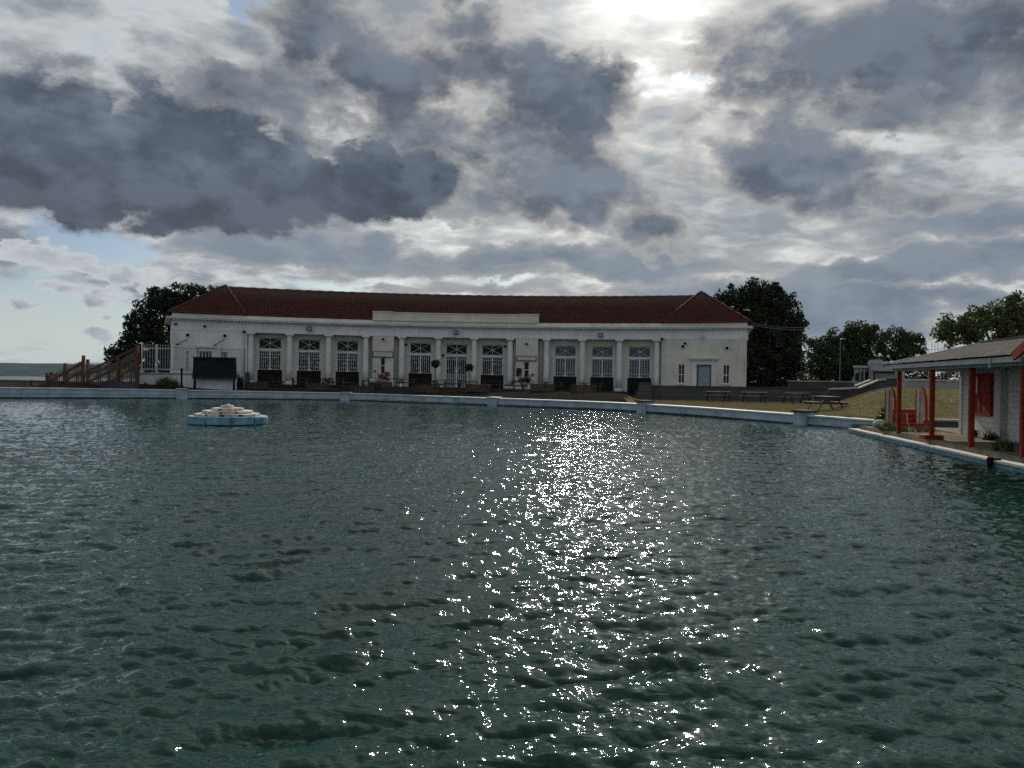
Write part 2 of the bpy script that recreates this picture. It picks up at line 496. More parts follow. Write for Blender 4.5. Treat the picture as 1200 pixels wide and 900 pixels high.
# ------------------------------------------------------------------ pool outline
def catmull(P, n=10):
    out = []
    for i in range(len(P) - 1):
        p0, p1, p2, p3 = [np.array(P[max(0, min(len(P) - 1, j))], float) for j in (i - 1, i, i + 1, i + 2)]
        for k in range(n):
            t = k / n
            out.append(0.5 * (2 * p1 + (p2 - p0) * t + (2 * p0 - 5 * p1 + 4 * p2 - p3) * t * t + (3 * p1 - p0 - 3 * p2 + p3) * t ** 3))
    out.append(np.array(P[-1], float))
    return np.array(out)

# x, y, top height of the far pool wall
WALLP = [(-62, 37, 0.80), (-48, 46.5, 0.80), (-36.5, 55.0, 0.80), (-27, 61.0, 0.72), (-19, 63.3, 0.66), (-12.6, 63.2, 0.63), (-6.4, 59.4, 0.60), (0, 55, 0.575),
         (5.2, 51, 0.56), (7.9, 47.4, 0.55), (10.2, 43, 0.54), (13.0, 36.8, 0.49), (14.55, 33.4, 0.45), (15.6, 31.2, 0.44)]
WC = catmull(WALLP, 8)
def wall_y(X): return np.interp(X, WC[:, 0], WC[:, 1])
def wall_z(X): return np.interp(X, WC[:, 0], WC[:, 2])

# deck frame: s runs away from the camera along the row of posts, t into the hut
DO = np.array((11.25, 17.3)); DE = np.array((0.161, 0.987)); DN = np.array((0.987, -0.161))
DECKZ = 0.30
def deck(s, t, z=0.0):
    p = DO + DE * s + DN * t
    return (p[0], p[1], z)
EDGE_T = -0.27                                     # water edge of the deck

def sstep(x, a, b):
    t = np.clip((x - a) / (b - a), 0, 1); return t * t * (3 - 2 * t)

RW_Y = 60.0                                        # dark retaining wall in front of the right pavilion
def gz(X, Y):
    X = np.asarray(X, float); Y = np.asarray(Y, float)
    zb = 1.20 - 0.0055 * (X + 30)                  # forecourt beside the hall
    s = Y - wall_y(X)
    ter = (wall_z(X) - 0.06) + (zb - wall_z(X) + 0.06) * sstep(s, 0.5, 7)
    lawn = 0.46 + 0.07 * sstep(s, 0, 12) + 0 * X
    z = ter + (lawn - ter) * sstep(X - 0.157 * Y, -1.2, 0.4)
    up = np.where((Y > RW_Y) & (X > 0.16 * Y), 1.45, z)
    z = up
    mound = sstep(Y, 31.5, 45.0) * sstep(X / Y, 0.385, 0.485)
    z = np.maximum(z, 0.46 + 1.28 * mound) - 0.35 * sstep(Y, 47, 60) * sstep(X, 22, 27)
    z = z + 0.05 * np.sin(X * 1.3 + 2 * np.sin(Y * 0.6)) * mound * (1 - mound) * 2
    # raised terrace in front of the left pavilion
    z = np.where((Y > 64.6) & (X > -31.0) & (X < -0.363 * Y), 1.95, z)
    cliff = sstep(Y, 63.6, 66.5) * sstep(-(X + 0.47 * Y + 1.5), -1.5, 1.5)
    z = z - cliff * 24
    return z

def in_pool(X, Y):
    e = DO[0] + DN[0] * EDGE_T + (Y - DO[1]) * DE[0] / DE[1]
    return (Y < wall_y(X) + 0.15) & (Y > 2.4) & ((X < e + 0.2) | ((Y > 31.5) & (X < 15.6)))

# ------------------------------------------------------------------ ground sheets from one height field
xs = np.concatenate([np.arange(-75, -36, 1.0), np.arange(-36, 34, 0.5), np.arange(34, 100, 2.0)])
ys = np.concatenate([np.arange(-8, 26, 1.0), np.arange(26, 80, 0.5), np.arange(80, 190, 2.0)])
GX, GY = np.meshgrid(xs, ys)
GZ = gz(GX, GY)
pool = in_pool(GX, GY)
on_deck = ~pool & (GY <= 31.5) & (GX > 5)
GZ = np.where(GY <= 31.5, np.where(GX > 5, DECKZ - 0.02, 0.25), GZ)
GZ = np.where(pool, -1.5, GZ)
nx = len(xs); V = np.stack([GX, GY, GZ], -1).reshape(-1, 3)
ii, jj = np.meshgrid(np.arange(len(ys) - 1), np.arange(nx - 1), indexing='ij')
Fq = np.stack([ii * nx + jj, ii * nx + jj + 1, (ii + 1) * nx + jj + 1, (ii + 1) * nx + jj], -1).reshape(-1, 4)
cx = (GX[:-1, :-1] + GX[1:, 1:]).ravel() / 2; cy = (GY[:-1, :-1] + GY[1:, 1:]).ravel() / 2
c_pool = in_pool(cx, cy)
c_deck = ~c_pool & (cy <= 31.5)
c_lawn = ~c_pool & ~c_deck & (cx - 0.157 * cy > -0.6) & (cy < RW_Y) & (cx < 60)
c_terr = ~c_pool & ~c_deck & ~c_lawn & (cy < 84) & (cx < 0.16 * cy)
c_land = ~(c_pool | c_deck | c_lawn | c_terr)

def ground_mat(name, cols, scales, bump=0.4, bs=30.0):
    m = bpy.data.materials.new(name); m.use_nodes = True
    nt = m.node_tree; S.nt = nt
    b = nt.nodes['Principled BSDF']
    co = S(nt.nodes.new('ShaderNodeTexCoord').outputs['Object'])
    c = mix(smooth(noise(co, scales[0], 5, 0.65), 0.35, 0.65), cols[0], cols[1])
    c = mix(smooth(noise(co, scales[1], 4, 0.7), 0.40, 0.72) * 0.75, c, cols[2])
    nt.links.new(c.s, b.inputs['Base Color']); b.inputs['Roughness'].default_value = 0.95
    b.inputs['Specular IOR Level'].default_value = 0.0
    bn = nt.nodes.new('ShaderNodeBump'); bn.inputs['Strength'].default_value = bump; bn.inputs['Distance'].default_value = 0.05
    nt.links.new(noise(co, bs, 5, 0.7).s, bn.inputs['Height']); nt.links.new(bn.outputs[0], b.inputs['Normal'])
    return m

GRASSM = ground_mat('dry_lawn', ((0.155, 0.132, 0.070), (0.088, 0.094, 0.040), (0.22, 0.185, 0.10)), (0.35, 2.2), 0.8, 9)
PAVEM = ground_mat('forecourt_paving', ((0.030, 0.027, 0.023), (0.018, 0.017, 0.015), (0.042, 0.037, 0.03)), (0.4, 2.0))
LANDM = ground_mat('rough_ground', ((0.08, 0.075, 0.05), (0.06, 0.065, 0.035), (0.11, 0.10, 0.07)), (0.1, 0.6))
FLOORM = ground_mat('pool_floor', ((0.05, 0.09, 0.09), (0.04, 0.07, 0.07), (0.06, 0.1, 0.1)), (0.4, 2.0))
DECKM = ground_mat('deck_concrete', ((0.26, 0.22, 0.165), (0.18, 0.155, 0.12), (0.09, 0.085, 0.055)), (0.7, 2.6), 0.6, 12)

def patch(name, mask, m):
    f = Fq[mask]; u, inv = np.unique(f, return_inverse=True)
    return npmesh(name, V[u], inv.reshape(-1, 4), m, None, True, 'structure')
patch('pool_floor', c_pool, FLOORM)
patch('lawn', c_lawn, GRASSM)
patch('forecourt_paving', c_terr, PAVEM)
patch('land', c_land, LANDM)
patch('poolside_ground', c_deck & (cx < 5), PAVEM)

# far land to the right and behind, beyond the fine sheet
mb = MB()
mb.add([(100, -8, 1.0), (100, 190, 1.0), (-60, 190, -21.5), (-60, 900, -21.5), (900, 900, 1.0), (900, -8, 1.0), (100, 188, 1.0), (30, 190, 1.0), (30, 900, 1.0)],
       [(0, 5, 4, 8, 7, 6)])
tag(mb.build('far_land', LANDM), kind='structure')

# ------------------------------------------------------------------ pool water: wind ripples from a directional spectrum, as real relief
def ocean(N, L, seed, wind, lam_peak, lam_min, spread, slope, chop):
    rng = np.random.default_rng(seed)
    k1 = 2 * np.pi * np.fft.fftfreq(N, L / N)
    KX, KY = np.meshgrid(k1, k1); K = np.hypot(KX, KY); K[0, 0] = 1e-6
    kp = 2 * np.pi / lam_peak
    P = np.exp(-1.25 * (kp / K) ** 2) / K ** 3.75 * np.exp(-(K * lam_min / (2 * np.pi)) ** 2)
    cosd = (KX * wind[0] + KY * wind[1]) / K
    P = P * (np.abs(cosd) ** spread + 0.03) * np.where(cosd < 0, 0.35, 1.0)
    P[0, 0] = 0
    H = np.sqrt(P) * (rng.normal(size=(N, N)) + 1j * rng.normal(size=(N, N)))
    h = np.real(np.fft.ifft2(H)); sx = np.real(np.fft.ifft2(1j * KX * H)); sy = np.real(np.fft.ifft2(1j * KY * H))
    g = slope / np.sqrt((sx ** 2 + sy ** 2).mean())
    dx = np.real(np.fft.ifft2(-1j * KX / K * H)) * g * chop; dy = np.real(np.fft.ifft2(-1j * KY / K * H)) * g * chop
    return np.stack([h * g, dx, dy], -1), L

def sample(tile, X, Y):
    T, L = tile; N = T.shape[0]
    fx = (X / L % 1) * N; fy = (Y / L % 1) * N
    x0 = np.floor(fx).astype(int); y0 = np.floor(fy).astype(int); ax = (fx - x0)[..., None]; ay = (fy - y0)[..., None]
    x0 %= N; y0 %= N; x1 = (x0 + 1) % N; y1 = (y0 + 1) % N
    return (T[y0, x0] * (1 - ax) + T[y0, x1] * ax) * (1 - ay) + (T[y1, x0] * (1 - ax) + T[y1, x1] * ax) * ay

def rot(a): return np.array((math.sin(R(a)), -math.cos(R(a))))
w_big = ocean(512, 23.0, 3, rot(14), 0.72, 0.09, 12.0, WAVE_BIG, 1.3)
w_small = ocean(512, 7.3, 11, rot(-14), 0.30, 0.035, 2.2, WAVE_SMALL, 1.2)
NA, NR = 1000, 900
rr = np.geomspace(1.2, 78, NR); aa = np.linspace(R(-52), R(50), NA)
RR, AA = np.meshgrid(rr, aa, indexing='ij')
WX, WY = RR * np.sin(AA), RR * np.cos(AA)
d = sample(w_big, WX, WY) * (1 - 0.35 * sstep(WY, 25, 60))[..., None] + sample(w_small, WX * 0.93 - WY * 0.36, WX * 0.36 + WY * 0.93) * (1 - 0.4 * sstep(RR, 18, 55))[..., None]
WV = np.stack([WX + d[..., 1], WY + d[..., 2], d[..., 0]], -1)
keep = (WX > -66) & (WX < 22) & (WY > 0.6)
ii, jj = np.meshgrid(np.arange(NR - 1), np.arange(NA - 1), indexing='ij')
wf = np.stack([ii * NA + jj, (ii + 1) * NA + jj, (ii + 1) * NA + jj + 1, ii * NA + jj + 1], -1)
wf = wf[keep[:-1, :-1] & keep[1:, 1:]]
u, inv = np.unique(wf, return_inverse=True)
WATER = bpy.data.materials.new('pool_water'); WATER.use_nodes = True
nt = WATER.node_tree; S.nt = nt
b = nt.nodes['Principled BSDF']
co = S(nt.nodes.new('ShaderNodeTexCoord').outputs['Object'])
nt.links.new(mix(smooth(noise(co, 0.09, 3, 0.5), 0.35, 0.65), (0.0001, 0.021, 0.0130), (0.0002, 0.030, 0.0225)).s, b.inputs['Base Color'])
b.inputs['Roughness'].default_value = 0.035
b.inputs['IOR'].default_value = 1.333
bn = nt.nodes.new('ShaderNodeBump'); bn.inputs['Strength'].default_value = 0.75; bn.inputs['Distance'].default_value = 0.025
x, y, z = sepxyz(co)
nt.links.new((smooth(y, 20.0, 58.0, 1.0, 0.85) * smooth(y, 3.0, 16.0, 0.62, 0.9)).s, bn.inputs['Strength'])          # calmer under the far wall
nt.links.new((noise(comxyz(x * 0.5 + y * 0.12, y * 1.3, 0.0), 6.0, 3, 0.5, 0.8) + noise(comxyz(x, y * 1.2, 3.0), 22.0, 2, 0.5) * 0.12).s, bn.inputs['Height'])
nt.links.new(bn.outputs[0], b.inputs['Normal'])
npmesh('pool_water', WV.reshape(-1, 3)[u], inv.reshape(-1, 4), WATER, None, True, 'structure')

# ------------------------------------------------------------------ sea, far shore
SEAM = bpy.data.materials.new('sea_water'); SEAM.use_nodes = True
nt = SEAM.node_tree; S.nt = nt
b = nt.nodes['Principled BSDF']; b.inputs['Base Color'].default_value = (0.05, 0.075, 0.075, 1)
b.inputs['Roughness'].default_value = 0.35; b.inputs['IOR'].default_value = 1.333
co = S(nt.nodes.new('ShaderNodeTexCoord').outputs['Object'])
bn = nt.nodes.new('ShaderNodeBump'); bn.inputs['Strength'].default_value = 0.4; bn.inputs['Distance'].default_value = 2.0
nt.links.new(noise(co, 0.08, 4, 0.6).s, bn.inputs['Height']); nt.links.new(bn.outputs[0], b.inputs['Normal'])
mb = MB(); mb.add([(-7500, 60, -20), (600, 60, -20), (600, 7700, -20), (-7500, 7700, -20)], [(0, 1, 2, 3)])
tag(mb.build('sea', SEAM), kind='structure')
HILLM = ground_mat('far_fields', ((0.018, 0.028, 0.022), (0.010, 0.018, 0.015), (0.05, 0.056, 0.04)), (0.0012, 0.004), 0.0)
hx = np.linspace(-7000, 200, 160); hy = np.linspace(5200, 7600, 26)
HX, HY = np.meshgrid(hx, hy)
t = (HY - 5200) / 2400
HZ = -21 + 112 * sstep(t, 0.0, 0.85) * (1 + 0.05 * np.sin(HX / 420) + 0.04 * np.sin(HX / 170 + 1)) + 9 * np.sin(HX / 230 + HY / 300) * np.sin(HY / 260) * (t > 0.05)
HZ = HZ * (1 - 0.25 * sstep(HX, -3200, -600))
ii, jj = np.meshgrid(np.arange(25), np.arange(159), indexing='ij')
npmesh('hills', np.stack([HX, HY, HZ], -1).reshape(-1, 3), np.stack([ii * 160 + jj, ii * 160 + jj + 1, (ii + 1) * 160 + jj + 1, (ii + 1) * 160 + jj], -1).reshape(-1, 4), HILLM, None, True, 'structure')

# ------------------------------------------------------------------ pool wall
pw = thing('pool_wall', 'long low blue painted wall with pale coping curving round far side of the pool', 'wall', (0, 55, 0))
def strip(prof, curve=WC):
    """prof: list of (outward offset, height above/below wall top); swept along the wall"""
    mb = MB(); n = len(prof); vs = []
    for i, p in enumerate(curve):
        tn = curve[min(i + 1, len(curve) - 1)] - curve[max(i - 1, 0)]
        nn = np.array((-tn[1], tn[0])); nn = nn / np.hypot(*nn)
        for o, h in prof: vs.append((p[0] + nn[0] * o, p[1] + nn[1] * o, (p[2] + h) if h > -0.6 else -1.3))
    fs = []
    for i in range(len(curve) - 1):
        for k in range(n): fs.append((i * n + k, i * n + (k + 1) % n, (i + 1) * n + (k + 1) % n, (i + 1) * n + k))
    fs += [tuple(range(n)), tuple(range((len(curve) - 1) * n, len(curve) * n))]
    return mb.add(vs, fs)
strip([(0, -0.9), (0.34, -0.9), (0.34, -0.09), (0, -0.09)]).build('wall_face', BLUEW, pw)
strip([(-0.05, -0.088), (0.40, -0.088), (0.40, -0.02), (0.37, 0.0), (-0.02, 0.0), (-0.05, -0.02)]).build('coping', COPE, pw)
strip([(-0.03, -0.42), (0.0, -0.42), (0.0, -0.36), (-0.03, -0.36)]).build('ledge', BLUEW, pw)
_alg = mat('wet_algae', (0.012, 0.022, 0.022), 0.25, 0.4, 2, 0.3, 8)
mb = MB(); n = 2; vs = []
for i, p in enumerate(WC):
    tn = WC[min(i + 1, len(WC) - 1)] - WC[max(i - 1, 0)]; nn = np.array((-tn[1], tn[0])); nn = nn / np.hypot(*nn)
    vs += [(p[0] - nn[0] * 0.02, p[1] - nn[1] * 0.02, -0.3), (p[0] - nn[0] * 0.02, p[1] - nn[1] * 0.02, 0.10 + 0.02 * math.sin(i * 1.7)), (p[0] + 0.01 * nn[0], p[1] + 0.01 * nn[1], 0.10), (p[0], p[1], -0.3)]
mb.add(vs, [(4 * i + k, 4 * i + (k + 1) % 4, 4 * i + 4 + (k + 1) % 4, 4 * i + 4 + k) for i in range(len(WC) - 1) for k in range(4)])
mb.build('tide_band', _alg, pw)

def wall_frame(px):
    """point on the wall under photograph column px, with along and outward directions"""
    k = [(abs(p[0] / p[1] - ray(px, 460).x / ray(px, 460).y), i) for i, p in enumerate(WC)]
    # refine by dense interpolation
    best = None
    for i in range(len(WC) - 1):
        for t in np.linspace(0, 1, 21):
            p = WC[i] * (1 - t) + WC[i + 1] * t
            e = abs(p[0] / p[1] - ray(px, 465).x / ray(px, 465).y)
            if best is None or e < best[0]: best = (e, p, WC[i + 1] - WC[i])
    _, p, tn = best
    a = tn[:2] / np.hypot(*tn[:2]); o = np.array((-a[1], a[0]))
    return p, a, o
for px, wd, up, capm in ((213, 0.82, 0.10, None), (405, 0.80, 0.06, None), (578, 0.80, 0.06, None), (753, 0.78, 0.17, DARKW), (940, 0.80, 0.15, DARKW)):
    p, a, o = wall_frame(px)
    f = lambda x, y, z, p=p, a=a, o=o: (p[0] + a[0] * x + o[0] * y, p[1] + a[1] * x + o[1] * y, z)
    t = p[2]
    MB().box(-wd / 2, wd / 2, -0.13, 0.50, -1.2, t + up - 0.06, f).build('pier', BLUEW, pw, bevel=0.015)
    MB().box(-wd / 2 - (0.08 if capm else 0.02), wd / 2 + (0.08 if capm else 0.02), -0.2, 0.56, t + up - 0.058, t + up + (0.04 if capm else 0.0), f).build('pier_cap', capm or COPE, pw, bevel=0.012)
for px in (497, 843):                               # small faded red lettering, not legible in the photograph
    p, a, o = wall_frame(px)
    f = lambda x, y, z, p=p, a=a, o=o: (p[0] + a[0] * x + o[0] * y, p[1] + a[1] * x + o[1] * y, z)
    mb = MB(); rnd = random.Random(px)
    for row in range(2):
        x = -0.30
        while x < 0.28:
            w = rnd.uniform(0.03, 0.05); z0 = p[2] - 0.20 - row * 0.115
            mb.box(x, x + 0.014, -0.006, 0.001, z0 - 0.075, z0, f)
            if rnd.random() < 0.7: mb.box(x, x + w, -0.007, 0.001, z0 - rnd.choice((0.014, 0.045, 0.075)), z0 - 0.0, f) if rnd.random() < 0.3 else mb.box(x + 0.014, x + w, -0.006, 0.001, z0 - 0.014, z0, f)
            x += w + 0.025
    mb.build('red_lettering', mat('faded_red_letters', (0.36, 0.10, 0.09), 0.7), pw)

# ------------------------------------------------------------------ air: thin even haze round everything, below the sky
HZM = bpy.data.materials.new('haze_air'); HZM.use_nodes = True
nt = HZM.node_tree; nt.nodes.clear()
vo = nt.nodes.new('ShaderNodeVolumePrincipled'); mo = nt.nodes.new('ShaderNodeOutputMaterial')
vo.inputs['Color'].default_value = (0.62, 0.80, 1.0, 1); vo.inputs['Density'].default_value = HAZE
nt.links.new(vo.outputs[0], mo.inputs['Volume'])
tag(MB().box(-7900, 1100, -120, 8000, -27, 125).build('haze', HZM), kind='stuff')

# ------------------------------------------------------------------ the crescent hall
HC = (-3.3, 10.1); HR = 65.6
def hall(u, dd, z):
    """u along the front, dd in front of it (towards the pool), z height"""
    a = u / HR
    return (HC[0] + (HR - dd) * math.sin(a), HC[1] + (HR - dd) * math.cos(a), z)
def hall_end(u, dd, z): return hall(u + (0.11 * dd if u > 0 and dd < 0 else 0), dd, z)     # right end wall splays back
def U(px, y=420, dd=0.0):
    d = ray(px, y); k = d.x / d.y
    lo, hi = -0.6, 0.6
    for _ in range(50):
        m = (lo + hi) / 2; p = hall(m * HR, dd, 0)
        if p[0] / p[1] < k: lo = m
        else: hi = m
    return lo * HR
def HZ_(px, y, dd=0.0):
    """height on the front under photograph pixel (px, y)"""
    p = hall(U(px, y, dd), dd, 0); return hz(y, px, p[1])
TZ = 7.35                                          # top of the fascia
COLT = 5.86                                        # top of the columns
def base(u): return 1.16 - 0.0055 * u

hallo = thing('pavilion_hall', 'long white crescent hall with red tiled hip roof and column front beyond the pool', 'building', hall(0, 0, 0.9))
UL, UR = U(201), U(875)
uLP, uRP = U(285.5), U(776.5)                      # pavilion inner edges
uP1, uP2 = (U(436.5), U(461.5)), (U(604.5), U(630.5))   # piers beside the centre
COLX = [[293.5, 339, 384.7, 428.5], [470.7, 513.6, 555.7, 597.7], [640.5, 682.5, 725.8, 769.7]]
COLU = [[U(x) for x in r] for r in COLX]
RECD = -0.62                                       # recessed bay walls
def seg(u0, u1): return max(1, int(abs(u1 - u0) / 1.2))
def fb_(mb, u0, u1, d0, d1, z0, z1): return mb.box(u0, u1, d0, d1, z0, z1, hall, seg(u0, u1))
def below(u0, u1): return min(base(u0), base(u1)) - 0.55

# openings: (u0, u1, z0, z1) in solid blocks
def wall_with(mb, u0, u1, d0, d1, z0, z1, holes):
    """block of wall with rectangular holes"""
    hs = sorted(holes); cur = u0
    for a, b, c, d in hs:
        if a > cur: fb_(mb, cur, a, d0, d1, z0, z1)
        if c > z0: fb_(mb, a, b, d0, d1, z0, c)
        if d < z1: fb_(mb, a, b, d0, d1, d, z1)
        cur = b
    if cur < u1: fb_(mb, cur, u1, d0, d1, z0, z1)

def hole(x0, y0, x1, y1, dd):
    xm, ym = (x0 + x1) / 2, (y0 + y1) / 2
    return (U(x0, ym, dd), U(x1, ym, dd), HZ_(xm, y1, dd), HZ_(xm, y0, dd))

PF = 0.30                                          # face of pavilions, piers and entablature
# --- blocks: pavilions and piers
lw = [hole(217.5, 411.5, 221.5, 436, PF), hole(233, 411.5, 248.5, 436, PF), hole(260, 412.5, 266.5, 437, PF)]
rw = [hole(794.6, 427, 802.3, 449.3, PF), hole(847, 428, 854.8, 449.8, PF)]
rdoor = hole(816.3, 427.5, 833.5, 455.5, PF)
pw1 = hole(445.8, 418.6, 451.6, 438.5, PF); pw2 = hole(613.6, 424, 620.2, 443.3, PF)
mb = MB()
wall_with(mb, UL, uLP, PF - 0.35, PF, below(UL, uLP), 5.85, lw)
fb_(mb, uLP - 0.001, uLP + 0.30, -0.9, PF - 0.05, 0.5, 5.85)
mb.build('wall', WHITE, hallo)
mb = MB()
wall_with(mb, uRP + 0.30, UR, PF - 0.35, PF, below(uRP, UR), 5.85, rw + [rdoor])
fb_(mb, uRP, uRP + 0.299, -0.9, PF - 0.05, 0.4, 5.85)
mb.build('wall', CREAM, hallo)
for (a, b), h in ((uP1, pw1), (uP2, pw2)):
    mb = MB()
    wall_with(mb, a, b, PF - 0.35, PF, below(a, b), 5.85, [h])
    fb_(mb, a, a + 0.3, -0.9, PF - 0.352, 0.5, 5.85); fb_(mb, b - 0.3, b, -0.9, PF - 0.352, 0.5, 5.85)
    mb.build('pier', CREAM, hallo)
# end and back walls
for u in (UL, UR - 0.3): MB().box(u, u + 0.3, -9.0, PF - 0.352, 0.3, 7.0, hall_end).build('wall', WHITE if u < 0 else CREAM, hallo)
mb = MB()
fb_(mb, UL, UR - 1.35, -9.35, -9.002, 0.3, 7.0)
mb.build('wall', WHITE, hallo)
# --- recessed bay walls with their doorways
bays = []
for gi, r in enumerate(COLX):
    hs = []
    offs = {0: [(302.3, 330.5), (348.5, 376), (394, 420.7)], 1: [(479.5, 506), (522, 548.3), (564, 590)], 2: [(649.5, 675.5), (692.5, 719), (736, 763)]}[gi]
    tops = {0: (395, 397, 398.5), 1: (401, 402.5, 403.5), 2: (404.5, 405.5, 405.5)}[gi]
    for (a, b), t in zip(offs, tops):
        u0, u1 = U(a, 420, RECD), U(b, 420, RECD)
        zt = HZ_((a + b) / 2, t, RECD)
        hs.append((u0, u1, base(u0) - 0.5, zt)); bays.append((gi, u0, u1, zt))
    ends = {0: (uLP + 0.301, uP1[0] - 0.001), 1: (uP1[1] + 0.001, uP2[0] - 0.001), 2: (uP2[1] + 0.001, uRP - 0.001)}[gi]
    mb = MB(); wall_with(mb, ends[0], ends[1], RECD - 0.3, RECD, base(ends[0]) - 0.5, 5.85, hs)
    mb.build('bay_wall', CREAM, hallo)
    # entablature soffit over the bays
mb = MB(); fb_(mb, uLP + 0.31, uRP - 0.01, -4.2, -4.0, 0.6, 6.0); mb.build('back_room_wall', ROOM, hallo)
# --- entablature: architrave, frieze, dentil course, cornice, fascia
mb = MB()
fb_(mb, UL - 0.02, UR + 0.02, RECD - 0.32, PF + 0.03, 5.852, 6.08)
fb_(mb, UL - 0.01, UR + 0.01, RECD - 0.32, PF, 6.082, 6.66)
mb.build('frieze', WHITE, hallo)
mb = MB()
fb_(mb, UL - 0.05, UR + 0.05, -0.6, PF + 0.07, 6.662, 6.72)
u = UL
while u < UR:
    mb.box(u, u + 0.16, PF + 0.05, PF + 0.22, 6.722, 6.84, hall); u += 0.30
fb_(mb, UL, UR, -0.6, PF + 0.055, 6.722, 6.84)
mb.build('dentil_course', WHITE, hallo)
mb = MB()
fb_(mb, UL - 0.45, UR + 0.45, -0.6, PF + 0.42, 6.842, 6.96); fb_(mb, UL - 0.5, UR + 0.5, -0.6, PF + 0.48, 6.962, 7.03)
mb.build('cornice', WHITE, hallo)
mb = MB(); fb_(mb, UL, UR, -0.6, PF + 0.02, 7.032, TZ); mb.build('fascia', CREAM, hallo)
for u0 in (UL - 0.45, UR):
    mb = MB()
    mb.box(u0, u0 + 0.45, -9.3, -0.602, 6.842, 7.03, hall_end)
    mb.box(UL if u0 < 0 else UR - 0.3, UL + 0.3 if u0 < 0 else UR, -9.3, -0.602, 7.032, TZ, hall_end)
    mb.build('end_cornice', WHITE, hallo)
# --- attic over the centre
mb = MB()
a0, a1 = U(437, 370), U(631.5, 372)
fb_(mb, a0 + 1.9, a1 - 1.9, -0.2, PF + 0.06, TZ + 0.002, 8.06); fb_(mb, a0 + 1.9, a1 - 1.9, -0.25, PF + 0.10, 8.062, 8.16)
for x in (a0, a1 - 1.9):
    fb_(mb, x, x + 1.899, -0.3, PF + 0.14, TZ + 0.002, 8.08); fb_(mb, x - 0.04, x + 1.94, -0.35, PF + 0.19, 8.082, 8.2)
fb_(mb, a0 - 0.02, a1 + 0.02, -0.2, PF + 0.2, TZ + 0.001, TZ + 0.12)
mb.build('attic_parapet', CREAM, hallo)
# --- columns
for r in COLU:
    for u in r:
        c = hall(u, 0.0, 0); zb = base(u) - 0.12
        mb = MB(); rb = 0.29
        mb.lathe([(rb, 0), (rb * 0.99, 1.2), (rb * 0.95, 2.6), (rb * 0.86, COLT - zb - 0.62), (rb * 0.86, COLT - zb - 0.45)], (c[0], c[1], zb + 0.30), 24)
        col_ = mb.build('column', WHITE, hallo, True)
        MB().lathe([(rb + 0.10, 0), (rb + 0.10, 0.16), (rb + 0.08, 0.2), (rb + 0.02, 0.27), (rb, 0.299)], (c[0], c[1], zb), 20).build('column_base', WHITE, col_)
        MB().lathe([(rb * 0.86, 0), (rb * 0.95, 0.04), (rb * 0.9, 0.06), (rb * 1.25, 0.15)], (c[0], c[1], COLT - 0.15 - 0.155), 20).box(u - rb * 1.3, u + rb * 1.3, -rb * 1.3, rb * 1.25, COLT - 0.15, COLT - 0.01, hall).build('capital', WHITE, col_)
